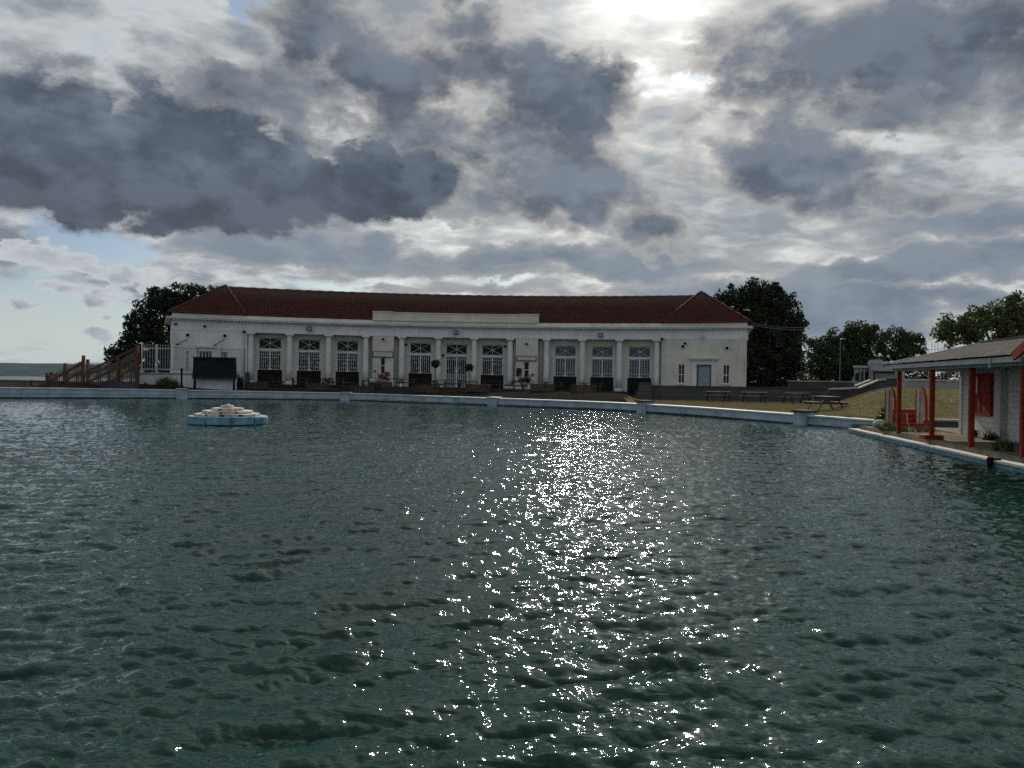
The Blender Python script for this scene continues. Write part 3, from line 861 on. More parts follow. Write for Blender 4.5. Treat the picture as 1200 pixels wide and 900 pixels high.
# --- gates in the bays: glazed leaf, lattice fanlight, white bars, dark lower board
for i, (gi, u0, u1, zt) in enumerate(bays):
    zb = base((u0 + u1) / 2) - 0.1; H = zt - zb; d0 = RECD - 0.16
    wv = u1 - u0
    full = (i == 4)
    zl = zb + (0.02 if full else 0.30 * H)         # top of the lower board
    zr = zb + 0.715 * H                            # transom rail
    door = MB().box(u0 - 0.03, u1 + 0.03, d0 - 0.10, d0 - 0.08, zb - 0.1, zt + 0.02, hall).build('doorway', PALEG if gi == 2 else GLASS, hallo)
    mb = MB()
    fb_(mb, u0, u1, d0, d0 + 0.07, zr - 0.02, zr + 0.14)
    for a in (u0, u1 - 0.06): mb.box(a, a + 0.06, d0, d0 + 0.06, zl, zt, hall)
    fb_(mb, u0 + 0.06, u1 - 0.06, d0, d0 + 0.06, zt - 0.06, zt)
    mb.build('door_frame', WPAINT, door)
    # fanlight: saltire with a small oval boss, thin border
    mb = MB(); za, zc = zr + 0.17, zt - 0.12
    P = lambda s, z, d=d0 + 0.03: hall(u0 + s * wv, d, z)
    for s0, z0_, s1, z1_ in ((.05, za, .95, zc), (.05, zc, .95, za), (.05, za, .05, zc), (.95, za, .95, zc), (.05, zc, .95, zc), (.05, za + 0.02, .95, za + 0.02), (.5, za, .5, zc)):
        mb.bar(P(s0, z0_), P(s1, z1_), 0.035, 0.03)
    mb.lathe([(0.13, -0.05), (0.19, 0), (0.13, 0.05)], P(.5, (za + zc) / 2), 12)
    mb.build('fanlight_lattice', WPAINT, door)
    mb = MB()
    zt2 = zr - 0.06
    nb = 11 if gi != 2 else 9
    rnd = random.Random(i)
    for k in range(nb):
        s = 0.05 + 0.9 * k / (nb - 1)
        mb.bar(P(s, zl + 0.03), P(s, zt2), 0.055 if k in (0, nb // 2, nb - 1) else 0.026, 0.03)
    for z in (zl + 0.05, zt2 - 0.03, zt2 - 0.30 if gi != 2 else zl + 0.35): mb.bar(P(.04, z), P(.96, z), 0.045, 0.03)
    if gi != 2:                                    # scrolled infill of the left and centre gates
        for k in range(nb - 1):
            s = 0.05 + 0.9 * (k + .5) / (nb - 1)
            for q in (0.22, 0.45, 0.66) if gi == 0 else (0.30, 0.62):
                if rnd.random() < (0.75 if gi == 0 else 0.35):
                    z = zl + q * (zt2 - zl); mb.bar(P(s - .035, z - 0.06), P(s + .035, z + 0.07), 0.03, 0.03)
    mb.bar(P(.5, zl + 0.05), P(.5, zt2), 0.10, 0.05)
    mb.box(u0 + .44 * wv, u0 + .56 * wv, d0 + .03, d0 + .07, zl + (0.02 if not full else .35 * H), zl + (0.17 if not full else .39 * H), hall)
    if full:
        for k in range(14):
            s = 0.05 + 0.9 * k / 13; mb.bar(P(s, zb), P(s, zb + 0.30 * H), 0.026, 0.03)
        mb.bar(P(.04, zb + 0.30 * H), P(.96, zb + 0.30 * H), 0.05, 0.03)
    mb.build('gate', WPAINT, door)
    if not full:
        mb = MB(); fb_(mb, u0 - 0.02, u1 + 0.02, RECD - 0.06, RECD + 0.03, zb - 0.15, zl)
        mb.build('lower_board', BLACK, door)
# --- small windows
def window(h, d, bars=(1, 2), sill=True, rail=0.45, hood=False):
    u0, u1, z0, z1 = h
    w = MB().box(u0 - .02, u1 + .02, d - 0.30, d - 0.28, z0 - .02, z1 + .02, hall).build('window', GLASS, hallo)
    mb = MB()
    for a in (u0, u1 - .07): mb.box(a, a + .07, d - .22, d - .15, z0, z1, hall)
    for zz in (z0, z1 - .06, z0 + (z1 - z0) * rail): mb.box(u0 + .07, u1 - .07, d - .22, d - .15, zz, zz + .06, hall)
    for k in range(1, bars[0]):
        u = u0 + (u1 - u0) * k / bars[0]; mb.box(u - .03, u + .03, d - .225, d - .16, z0 + .06, z1 - .06, hall)
    mb.build('frame', WPAINT, w)
    if sill: MB().box(u0 - .12, u1 + .12, d - .12, d + .10, z0 - .12, z0 - .01, hall).build('sill', CREAM, w)
    return w
for h, b in zip(lw, (2, 4, 3)): window(h, PF, (b, 2), False)
MB().box(U(230, 405), U(253, 405), PF, PF + 0.14, HZ_(240, 407.2), HZ_(240, 404.6), hall).build('window_hood', WHITE, hallo)
for h in rw: window(h, PF, (2, 2))
for h in (pw1, pw2): window(h, PF, (1, 2), True, 0.5)
# --- side door with surround
u0, u1, z0, z1 = rdoor
dd = MB().box(u0 + .1, u1 - .1, PF - .25, PF - .19, z0, z1 - .1, hall)
d_ = dd.build('side_door', GREYP, hallo)
mb = MB()
for a, b_, c, e in ((u0 + .2, (u0 + u1) / 2 - .06, z0 + .15, z0 + 1.0), ((u0 + u1) / 2 + .06, u1 - .2, z0 + .15, z0 + 1.0), (u0 + .2, (u0 + u1) / 2 - .06, z0 + 1.12, z1 - .25), ((u0 + u1) / 2 + .06, u1 - .2, z0 + 1.12, z1 - .25)):
    mb.box(a, b_, PF - .188, PF - .17, c, e, hall)
mb.build('door_panels', GREYP, d_)
mb = MB()
for a in (u0, u1 - .1): mb.box(a, a + .1, PF - .3, PF - .05, z0, z1, hall)
mb.box(u0 + .1, u1 - .1, PF - .3, PF - .05, z1 - .1, z1, hall); mb.build('frame', mat('dark_blue_frame', (0.07, 0.09, 0.13), 0.6), d_)
mb = MB(); uw = .42
mb.box(u0 - uw, u0 - .01, PF, PF + .06, z0 - .1, z1 + .45, hall); mb.box(u1 + .01, u1 + uw, PF, PF + .06, z0 - .1, z1 + .45, hall)
mb.box(u0 - .009, u1 + .009, PF, PF + .055, z1 + .01, z1 + .445, hall)
mb.box(u0 - uw - .1, u1 + uw + .1, PF, PF + .28, z1 + .452, z1 + .54, hall); mb.box(u0 - uw - .18, u1 + uw + .18, PF, PF + .36, z1 + .542, z1 + .62, hall)
mb.build('door_surround', WHITE, hallo)
# --- round vents, lamp brackets, floodlights
for px, y in ((220, 392.8), (263.4, 393.6), (800.3, 406.3), (852, 408)):
    c = hall(U(px, y, PF), PF, HZ_(px, y, PF)); a = U(px, y, PF) / HR
    n = 16; mb = MB()
    ring = lambda r, d: [tuple(hall(U(px, y, PF) + r * math.cos(2 * math.pi * k / n), PF + d, c[2] + r * math.sin(2 * math.pi * k / n))) for k in range(n)]
    vs = ring(.24, 0.0) + ring(.24, .07) + ring(.16, .07) + ring(.16, .012)
    fs = [(i * n + k, i * n + (k + 1) % n, (i + 1) * n + (k + 1) % n, (i + 1) * n + k) for i in range(3) for k in range(n)]
    mb.add(vs, fs); v = mb.build('vent', WHITE, hallo)
    MB().add(ring(.165, .02), [tuple(range(n))]).build('vent_grille', BLACK, v)
for x0, y0, x1, y1 in ((208, 403.5, 219.5, 398), (252, 404.5, 262.5, 398)):
    p = hall(U(x0, y0, PF + 1.3), PF + 1.3, HZ_(x0, y0, PF + 1.3)); q = hall(U(x1, y1, PF), PF, HZ_(x1, y1, PF))
    lb = MB().tube([q, tuple((a + b) / 2 + (0, 0, .03)[i] for i, (a, b) in enumerate(zip(p, q))), p], .028, 6).build('lamp_bracket', BLACK, hallo)
    MB().lathe([(.02, .08), (.14, 0), (.15, -.05), (.1, -.06)], p, 10).build('lamp_head', BLACK, lb)
for px, y in ((363, 385.3), (534.5, 389.8), (704, 393)):
    u = U(px, y, PF + .1); z = HZ_(px, y, PF + .1)
    fl = MB().box(u - .21, u + .21, PF + .12, PF + .32, z - .18, z + .2, hall).build('floodlight', BLACK, hallo, bevel=.02)
    MB().box(u - .15, u + .15, PF + .321, PF + .33, z - .12, z + .12, hall).build('lamp_glass', mat('lamp_glass', (.25, .27, .3), .1), fl)
    MB().box(u - .04, u + .04, PF, PF + .119, z - .05, z + .05, hall).build('lamp_arm', BLACK, fl)
for px, y in ((449, 397.5), (617, 403.2), (823, 395.5), (803, 402.5), (476, 403.8), (519.5, 416.5), (592, 406), (240, 382.5), (206, 379.8)):
    dd_ = PF if not (470 < px < 600) else RECD
    u = U(px, y, dd_); z = HZ_(px, y, dd_)
    fl = MB().box(u - .11, u + .11, dd_ + .10, dd_ + .26, z - .09, z + .08, hall).build('spotlight', BLACK if px != 823 else METAL, hallo, bevel=.015)
    MB().box(u - .03, u + .03, dd_, dd_ + .099, z - .03, z + .12, hall).build('lamp_arm', BLACK, fl)
for px, y, w, h in ((439.5, 434.8, .2, .2), (624, 439.3, .22, .24), (628.5, 376.5, .3, .16)):
    u = U(px, y, PF); z = HZ_(px, y, PF); d2 = PF + (.15 if px == 628.5 else 0)
    MB().box(u - w / 2, u + w / 2, d2, d2 + .09, z - h / 2, z + h / 2, hall).build('meter_box', mat('grey_box', (.08, .08, .085), .5) if y > 400 else METAL, hallo)
# drain pipes at the joints
for px in (285.5, 463.5, 602.8, 634, 776):
    u = U(px); zt_ = 5.8
    dp = MB().tube([hall(u, PF + .06 if px in (285.5, 776) else -.2, base(u) - .2), hall(u, PF + .06 if px in (285.5, 776) else -.2, zt_)], .045, 6).build('drain_pipe', CREAM, hallo)
    MB().box(u - .12, u + .12, (PF if px in (285.5, 776) else -.32) , (PF + .2 if px in (285.5, 776) else -.1), zt_ + .001, zt_ + .2, hall).build('pipe_hopper', BLACK, dp)

# --- roof of clay pantiles, modelled row by row
ROOFM = bpy.data.materials.new('clay_pantiles'); ROOFM.use_nodes = True
nt = ROOFM.node_tree; S.nt = nt; b = nt.nodes['Principled BSDF']
co = S(nt.nodes.new('ShaderNodeTexCoord').outputs['Object'])
uvn = S(nt.nodes.new('ShaderNodeUVMap').outputs[0])
ux, uy, uz = sepxyz(uvn)
cell = nt.nodes.new('ShaderNodeTexWhiteNoise'); cell.noise_dimensions = '2D'
nt.links.new(comxyz(S.m('FLOOR', ux / 0.30), S.m('FLOOR', uy / 0.33), 0.0).s, cell.inputs['Vector'])
c = mix(S(cell.outputs['Value']), (0.058, 0.016, 0.012), (0.135, 0.034, 0.024))
c = mix(smooth(noise(co, 0.5, 5, 0.65), 0.42, 0.68) * 0.35, c, (0.07, 0.024, 0.02))
trough = smooth(S.m('COSINE', ux * (2 * math.pi / 0.30)), -1.0, 0.1, 1.0, 0.0)      # shading of the tile valleys and laps, painted into the colour
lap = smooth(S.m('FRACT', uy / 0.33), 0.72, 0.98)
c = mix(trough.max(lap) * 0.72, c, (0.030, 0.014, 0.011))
moss = smooth(uy + noise(co, 1.2, 4, 0.6) * 1.8, 3.9, 6.6)      # lichen grows on the upper courses
c = mix(moss * 0.7, c, (0.105, 0.075, 0.055))
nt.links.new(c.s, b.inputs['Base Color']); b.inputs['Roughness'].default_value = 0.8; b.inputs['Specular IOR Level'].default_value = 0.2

def tiled(name, rows_fn, length, uL, uR, parent, step=0.05, tile=0.30, course=0.33):
    """rows_fn(u, v) -> point and upward normal for slope distance v; uL(v), uR(v) limits"""
    nrow = int(length / course)
    us = np.arange(uL(0) if uL(0) < uL(length) else uL(length), max(uR(0), uR(length)) + step, step)
    vs, uv, fs = [], [], []
    rsag = random.Random(int(length * 100)); W = len(us)
    for r in range(nrow + 1):
        for e in (0, 1):
            v = min(length, r * course + (0 if e == 0 else course * 0.98))
            lift = (0.075 if e == 0 else 0.012) + rsag.uniform(-.008, .008)
            a, b_ = uL(v), uR(v)
            for u in us:
                uu = min(max(u, a), b_)
                w = 0.065 * (0.5 + 0.5 * math.cos(2 * math.pi * uu / tile)) ** 0.7
                p, nrm = rows_fn(uu, v)
                vs.append((p[0] + nrm[0] * (lift + w), p[1] + nrm[1] * (lift + w), p[2] + nrm[2] * (lift + w))); uv.append((uu, v))
    NRW = 2 * (nrow + 1)
    ii, jj = np.meshgrid(np.arange(NRW - 1), np.arange(W - 1), indexing='ij')
    f = np.stack([ii * W + jj, ii * W + jj + 1, (ii + 1) * W + jj + 1, (ii + 1) * W + jj], -1).reshape(-1, 4)
    U_ = np.array(uv); wd = np.abs(U_[f[:, 1], 0] - U_[f[:, 0], 0]) + np.abs(U_[f[:, 2], 0] - U_[f[:, 3], 0])
    f = f[wd > 1e-4]
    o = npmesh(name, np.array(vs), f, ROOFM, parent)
    ul = o.data.uv_layers.new(name='UVMap'); ul.data.foreach_set('uv', U_[f.ravel()].astype(np.float32).ravel())
    return o
RD, RZ, EZ = 4.9, 10.28, TZ - 0.02                 # ridge set back, ridge height, eaves height
ED = 0.10                                          # eaves line in front of the wall plane
sl = math.hypot(RD + ED, RZ - EZ); sd, sz = (RD + ED) / sl, (RZ - EZ) / sl
def main_front(u, v):
    a = u / HR
    return hall(u, ED - v * sd, EZ + v * sz), (-math.sin(a) * sz, -math.cos(a) * sz, sd)
def main_back(u, v):
    a = u / HR
    return hall(u, -2 * RD - ED + v * sd, EZ + v * sz), (math.sin(a) * sz, math.cos(a) * sz, sd)
u0r, u1r = U(264.5, 334.5, -4.6) - 0.6, U(821.5, 341.8, -4.6) + 0.6
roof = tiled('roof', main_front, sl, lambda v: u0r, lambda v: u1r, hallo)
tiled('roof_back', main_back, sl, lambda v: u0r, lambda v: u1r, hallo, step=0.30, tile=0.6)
# hipped pavilion roofs
def hip(apx, apy, ua, ub, nm):
    da = -4.6
    ua_, ub_ = ua, ub
    uapex = U(apx, apy, da); zap = HZ_(apx, apy, da) - 0.10
    A = Vector(hall(uapex, da, zap))
    L0, R0 = Vector(hall(ua_, PF + .12, EZ)), Vector(hall(ub_, PF + .12, EZ))
    L1, R1 = Vector(hall(ua_, -9.4, EZ)), Vector(hall_end(ub_, -9.4, EZ))
    for P0, P1 in ((L0, R0), (R0, R1), (L1, L0), (R1, L1)):
        du = (P1 - P0); Ln = du.length; du.normalize()
        fa = (A - P0).dot(du); foot = P0 + du * fa; up = A - foot; Ls = up.length; up.normalize()
        nrm = du.cross(up).normalized()
        if nrm.z < 0: nrm = -nrm
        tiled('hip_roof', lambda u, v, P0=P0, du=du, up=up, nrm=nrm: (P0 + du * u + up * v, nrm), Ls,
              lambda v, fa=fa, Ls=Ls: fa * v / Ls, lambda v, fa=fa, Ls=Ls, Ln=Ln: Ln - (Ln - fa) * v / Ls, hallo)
    mb = MB()
    for P0 in (L0, R0, L1, R1):
        k = 14
        mb.tube([P0.lerp(A, t / k) + Vector((0, 0, .09 + .02 * (t % 2))) for t in range(k + 1)], [.12 + .015 * (t % 2) for t in range(k + 1)], 7)
    mb.build('hip_tiles', mat('hip_clay', (0.075, 0.028, 0.022), 0.9, 0.3, 2, 0.3, 9, spec=0.1), hallo)
    return A
AL = hip(264.5, 334.5, UL - .35, U(288), 'left')
AR = hip(821.5, 341.8, U(775), UR + .35, 'right')
mb = MB()
ru = np.linspace(u0r + .5, u1r - .5, 90)
mb.tube([hall(u, -RD, RZ + .1 + .02 * (i % 2)) for i, u in enumerate(ru)], [.13 + .02 * (i % 2) for i in range(len(ru))], 8)
mb.build('ridge_tiles', mat('ridge_clay', (0.13, 0.055, 0.04), 0.85, 0.3, 2, 0.3, 9), hallo)
print('bay widths', [[round(b - a, 2) for a, b in zip(r, r[1:])] for r in COLU], 'UL,UR', UL, UR)

# ------------------------------------------------------------------ foliage
def leaves(cents, rads, per, size, seed, flat=0.0):
    """leaf quads scattered through clumps: cents (n,3), rads (n,) -> verts, faces"""
    rng = np.random.default_rng(seed)
    n = len(cents); c = np.repeat(np.asarray(cents, float), per, 0); r = np.repeat(np.asarray(rads, float), per)
    d = rng.normal(size=c.shape); d /= np.linalg.norm(d, axis=1)[:, None]
    rad = r * rng.uniform(0.05, 1.0, len(c)) ** 0.45
    p = c + d * rad[:, None] * np.array((1, 1, 0.85 - flat))
    a = rng.normal(size=c.shape); a /= np.linalg.norm(a, axis=1)[:, None]
    b = np.cross(a, rng.normal(size=c.shape)); b /= np.linalg.norm(b, axis=1)[:, None]
    s = size * rng.uniform(0.6, 1.3, len(c))[:, None]
    q = np.stack([p - a * s * .5, p + b * s * .30, p + a * s * .5, p - b * s * .30], 1).reshape(-1, 3)
    f = np.arange(len(q)).reshape(-1, 4)
    return q, f

L_DARK = leaf_mat('dark_sycamore_leaves', (0.010, 0.016, 0.006), (0.020, 0.030, 0.010))
L_MID = leaf_mat('mid_green_leaves', (0.022, 0.037, 0.012), (0.042, 0.060, 0.018))
L_OLIVE = leaf_mat('olive_leaves', (0.04, 0.058, 0.018), (0.075, 0.095, 0.028))
L_BRIGHT = leaf_mat('weed_leaves', (0.07, 0.10, 0.028), (0.11, 0.145, 0.045))

def tree(name, label, lobes, Y, trunk, size, per, lm, seed, group=None, spread=1.0, dens=1.0, clump=0.75, ground=None):
    """lobes: (px, py, radius px[, extra depth]) outline of the crown in the photograph, built as real volume at depth Y"""
    rng = np.random.default_rng(seed)
    tx, ty, tr = trunk
    b0 = at(tx, ty, Y); zg = float(gz(b0.x, b0.y)) if ground is None else ground
    t = thing(name, label, 'tree', (b0.x, Y, zg), 0, group)
    cs, rs, tips = [], [], []
    for lb in lobes:
        px, py, pr = lb[:3]
        off = lb[3] if len(lb) > 3 else rng.uniform(-.5, .5)
        Rm = pr * Y / F; c = at(px, py, Y); c.y += off * Rm * spread
        k = max(6, int(dens * 5.8 * (Rm / clump) ** 2))
        d = rng.normal(size=(k, 3)); d /= np.linalg.norm(d, axis=1)[:, None]
        rr_ = Rm * (rng.uniform(0.15, 1.0, k) ** 0.5) * rng.uniform(0.82, 1.04, k)
        cs.append(np.array(c) + d * rr_[:, None] * np.array((1, 1, .92))); rs.append(rng.uniform(.55, 1.15, k) * clump)
        tips.append(c)
    q, f = leaves(np.concatenate(cs), np.concatenate(rs), per, size, seed)
    npmesh('crown', q, f, lm, t)
    mb = MB()
    top = Vector(np.mean([np.array(p) for p in tips], axis=0))
    base_ = Vector((b0.x, Y, zg - .3)); fork = base_.lerp(Vector((b0.x * .6 + top.x * .4, Y, top.z)), .55)
    rad = tr * Y / F
    mb.tube([base_, base_ + Vector((0, 0, .4)), base_.lerp(fork, .5) + Vector((.1, 0, 0)), fork], [rad * 1.5, rad * 1.1, rad * .95, rad * .8], 8)
    for i, p in enumerate(tips):
        m_ = fork.lerp(p, .5) + Vector((rng.uniform(-.4, .4), rng.uniform(-.4, .4), .3))
        mb.tube([fork.lerp(base_, .12 * (i % 3)), m_, p], [rad * .5, rad * .3, rad * .1], 6)
        for _ in range(3):
            e = p + Vector(rng.normal(size=3)) * .3
            mb.tube([m_.lerp(p, .6), e], [rad * .16, rad * .04], 4)
    mb.build('trunk', BARK, t, True)
    return t

tree('sycamore_tree', 'dark broad tree leaning out to the left of the hall behind the white palisade fence',
     [(205, 352, 24), (228, 350, 20), (188, 362, 24), (180, 345, 10), (215, 375, 28), (168, 385, 22), (190, 395, 28), (225, 405, 26), (155, 402, 18), (145, 418, 17), (133, 412, 9), (170, 420, 20), (200, 425, 22), (246, 345, 12), (160, 372, 12), (132, 424, 10)],
     83, (196, 440, 5), .30, 56, L_DARK, 5, clump=.62, dens=.85)
tree('sycamore_tree', 'tall dark dense tree right against the right end of the hall',
     [(885, 352, 26), (862, 350, 20), (908, 358, 24), (846, 352, 11), (880, 335, 9), (905, 340, 10), (925, 382, 18), (935, 395, 10), (895, 385, 36), (870, 390, 30), (905, 415, 36), (925, 425, 20), (880, 425, 30), (934, 410, 8), (918, 440, 22), (890, 445, 22), (930, 372, 8), (868, 448, 18)],
     88, (892, 455, 6), .32, 60, L_DARK, 6, clump=.68, dens=1.0)
tree('lime_tree', 'bushy mid green tree beyond the car park with the lamp post before it',
     [(985, 398, 18), (1000, 392, 16), (965, 410, 18), (975, 425, 20), (1012, 405, 17), (1020, 395, 12), (955, 425, 14), (1000, 420, 20), (1010, 385, 7), (1024, 384, 5), (950, 400, 6), (990, 438, 16), (962, 440, 14), (1025, 425, 12)],
     112, (985, 448, 4), .36, 52, L_MID, 7, 'trees beyond the car park', clump=.72, dens=1.0)
tree('lime_tree', 'rounded open tree showing sky between branches, just left of the hut roof',
     [(1045, 395, 14), (1062, 394, 14), (1075, 402, 11), (1035, 408, 12), (1055, 412, 16), (1072, 415, 10), (1082, 410, 5), (1040, 425, 12), (1058, 430, 10), (1030, 398, 7)],
     118, (1054, 446, 3.5), .34, 40, L_MID, 8, 'trees beyond the car park', clump=.66, dens=.9)
tree('plane_tree', 'olive green tree rising above the roof of the red posted hut',
     [(1125, 380, 17), (1108, 384, 12), (1150, 372, 16), (1140, 388, 16), (1175, 366, 18), (1195, 372, 20), (1165, 385, 18), (1215, 362, 22), (1130, 395, 12), (1186, 354, 9), (1100, 393, 8), (1112, 398, 9), (1210, 392, 22), (1180, 398, 16), (1240, 380, 26)],
     62, (1172, 444, 4.5), .26, 48, L_OLIVE, 9, clump=.60, dens=1.0)

def hedge(label, pts, Y, dep, per, lm, seed, leaf, clump, group=None):
    rng = np.random.default_rng(seed); xs_, tops = zip(*pts); a, b_ = at(xs_[0], 445, Y), at(xs_[-1], 445, Y)
    zg = float(gz((a.x + b_.x) / 2, Y)) - .2
    t = thing('hedge', label, 'hedge', ((a.x + b_.x) / 2, Y, zg), 0, group)
    area = (b_.x - a.x) * 4; n = int(area / clump ** 2 * 1.6)
    X = rng.uniform(a.x, b_.x, n); top = np.array([hz(float(np.interp(600 + F * x / Y, xs_, tops)), 600 + F * x / Y, Y) for x in X])
    Z = zg + (top - zg) * rng.uniform(0, .92, n) ** .7
    q, f = leaves(np.stack([X, Y + rng.uniform(-dep, dep, n), Z], -1), clump * rng.uniform(.6, 1.1, n), per, leaf, seed)
    npmesh('foliage', q, f, lm, t)
    mb = MB()
    for k in range(8):
        x = a.x + (b_.x - a.x) * (k + .5) / 8; mb.tube([(x, Y, zg - .2), (x + .2, Y, zg + 1.0), (x, Y, zg + 1.8)], [.08, .06, .03], 5)
    mb.build('stems', BARK, t)
hedge('dark ragged hedge along the far side of the car park below the trees', [(925, 436), (945, 432), (965, 436), (985, 434), (1000, 438), (1020, 432), (1050, 434), (1075, 432), (1100, 436), (1125, 430), (1160, 425), (1230, 425)], 122, 1.5, 26, L_MID, 71, .42, .8)

def shrub(name, label, cat, loc, h, r, lm, seed, leaf=.09, n=60, per=16, group=None, blades=0, stem=True):
    rng = np.random.default_rng(seed)
    t = thing(name, label, cat, loc, 0, group)
    d = rng.normal(size=(n, 3)); d /= np.linalg.norm(d, axis=1)[:, None]; d[:, 2] = np.abs(d[:, 2])
    c = np.array(loc) + d * (rng.uniform(.2, 1, n) ** .5)[:, None] * np.array((r, r * .8, h * .9))
    q, f = leaves(c, np.full(n, min(r, h) * .22), per, leaf, seed)
    if blades:
        a = rng.uniform(0, 6.28, blades); rr_ = r * rng.uniform(.0, .8, blades); ln = h * rng.uniform(.6, 1.25, blades); th = rng.uniform(.1, .6, blades)
        p0 = np.array(loc) + np.stack([rr_ * np.cos(a), rr_ * np.sin(a), 0 * a], -1)
        dirv = np.stack([np.cos(a) * np.sin(th), np.sin(a) * np.sin(th), np.cos(th)], -1)
        sd_ = np.stack([-np.sin(a), np.cos(a), 0 * a], -1) * .018
        q2 = np.stack([p0 - sd_, p0 + sd_, p0 + dirv * ln[:, None] + sd_ * .3, p0 + dirv * ln[:, None] - sd_ * .3], 1).reshape(-1, 3)
        f = np.concatenate([f, np.arange(len(q2)).reshape(-1, 4) + len(q)]); q = np.concatenate([q, q2])
    npmesh('foliage', q, f, lm, t)
    if stem:
        mb = MB()
        for k in range(5):
            e = Vector(loc) + Vector((rng.uniform(-.6, .6) * r, rng.uniform(-.6, .6) * r, h * rng.uniform(.6, .9)))
            mb.tube([Vector(loc) + Vector((0, 0, -.1)), Vector(loc).lerp(e, .5) + Vector((0, 0, .03)), e], [.02, .014, .006], 5)
        mb.build('stem', BARK, t)
    return t

# ------------------------------------------------------------------ fountain
p = at(267, 490, 29.9); fx, fy = p.x, 29.9
fo = thing('fountain', 'round tiered white stone fountain on a blue painted basin standing in the pool', 'fountain', (fx, fy, 0))
FB = mat('fountain_blue', (0.15, 0.33, 0.44), 0.65, 0.25, 2.2, 0.4, 10, dirt=(0.05, 0.08, 0.09), streak=0.8)
FW = mat('fountain_stone', (0.58, 0.53, 0.49), 0.8, 0.25, 4, 0.5, 12, dirt=(0.20, 0.17, 0.15), streak=0.7)
mb = MB()
for k in range(10):
    a0_, a1_ = 2 * math.pi * (k + .012) / 10 + .1, 2 * math.pi * (k + .988) / 10 + .1
    pol = lambda r: [(fx + r * math.cos(a0_), fy + r * math.sin(a0_)), (fx + r * math.cos((a0_ + a1_) / 2) * 1.0, fy + r * math.sin((a0_ + a1_) / 2)), (fx + r * math.cos(a1_), fy + r * math.sin(a1_)), (fx, fy)]
    rk = 1.46 + .02 * math.sin(k * 2.3)
    mb.prism(pol(rk), -.6, .28 + .008 * math.sin(k * 5)); mb.prism(pol(rk - .03), .291, .315)
mb.build('basin', FB, fo, bevel=.012)
MB().lathe([(1.475, -.1), (1.48, .05)], (fx, fy, 0), 30).build('tide_band', _alg, fo)
rnd = random.Random(4)
for r, z0, hgt, nblk in ((1.17, .317, .095, 11), (.90, .414, .105, 9), (.58, .521, .095, 7)):
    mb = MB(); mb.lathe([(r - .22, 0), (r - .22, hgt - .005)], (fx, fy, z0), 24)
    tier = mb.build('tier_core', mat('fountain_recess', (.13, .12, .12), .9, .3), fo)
    for k in range(nblk):
        a = 2 * math.pi * k / nblk + r; wd = 2 * math.pi * r / nblk * rnd.choice((.36, .44, .30))
        ca, sa = math.cos(a), math.sin(a)
        f = lambda x, y, z, ca=ca, sa=sa: (fx + ca * x - sa * y, fy + sa * x + ca * y, z)
        MB().box(r - .28, r + rnd.uniform(-.03, .02), -wd, wd, z0 + .001, z0 + hgt * .70 + rnd.uniform(-.012, .012), f).build('block', FW, tier, bevel=.012)
    MB().lathe([(r - .05, 0), (r + .01, .01), (r - .01, hgt * .24)], (fx, fy, z0 + hgt * .72), 11, r, jit=.05).build('tier_slab', FW, fo, bevel=.008)
mb = MB()
for k, (x, w, h_) in enumerate(((-.14, .07, .11), (0.0, .075, .15), (.14, .07, .12), (-.02, .08, .10))):
    mb.box(fx + x - w, fx + x + w, fy - .2 + .1 * (k == 3) * 3, fy + .08 + .1 * (k == 3) * 3, .618, .616 + h_ * .8)
mb.lathe([(.04, 0), (.03, .15)], (fx, fy + .1, .617), 8)
mb.build('crest', FW, fo, bevel=.012)

PALW = mat('dulled_white_paint', (.30, .31, .32), .6, .2, 3)
# ------------------------------------------------------------------ left side: white terrace wall, palisade, steps, board, post
wy = 64.4
def wx(px, y=440, Y=wy): return gx(px, Y, y)
tw = thing('terrace_wall', 'low white rendered wall under the palisade fence at left end of the hall', 'wall', (wx(215), wy, .7))
MB().box(wx(163.5), wx(276), wy, wy + .3, .4, hz(439.3, 220, wy)).build('wall_face', WHITE, tw)
MB().box(wx(163), wx(276.5), wy - .06, wy + .36, hz(439.2, 220, wy), hz(437.2, 220, wy)).build('coping', CONC, tw)
MB().box(wx(163.4), wx(163.4) + .3, wy + .31, wy + 3.5, .4, hz(438, 200, wy)).build('return_wall', WHITE, tw)
pz0, pz1 = hz(436.6, 185, wy), hz(403.5, 185, wy)
pf = thing('palisade_fence', 'tall white palisade fence on the low wall in front of the dark leaning tree', 'fence', (wx(182), wy + .15, pz0))
mb = MB(); x = wx(165.5); k = 0
while x < wx(200):
    mb.box(x - .024, x + .024, wy + .13, wy + .16, pz0 + .12, pz1 - (.03 if k % 2 else 0)); mb.add([(x - .024, wy + .131, pz1 - .03), (x + .024, wy + .131, pz1 - .03), (x, wy + .145, pz1 + .06)], [(0, 1, 2)]); x += .21; k += 1
mb.build('pales', PALW, pf)
mb = MB(); mb.box(wx(164.5), wx(201), wy + .165, wy + .20, pz1 - .35, pz1 - .29)
mb.build('rail', WPAINT, pf); MB().box(wx(164.5), wx(201), wy + .165, wy + .20, pz0 + .25, pz0 + .31).build('rail', WPAINT, pf)
for q in (164.8, 182, 200.6): MB().box(wx(q) - .05, wx(q) + .05, wy + .17, wy + .27, pz0, pz1 + (.12 if q < 170 else 0)).build('post', WPAINT, pf)
rf = thing('mesh_railing', 'thin grey metal railing crossing in front of the left windows of the hall', 'railing', (wx(243), wy + .6, 1.95))
GR = mat('grey_rail_metal', (.17, .19, .21), .5, .2)
ry = wy + .62
zt0, zt1 = hz(407.2, 201, ry), hz(410, 287, ry)
mb = MB(); mb.bar((wx(201, Y=ry), ry, zt0), (wx(287, Y=ry), ry, zt1), .045); mb.build('rail', GR, rf)
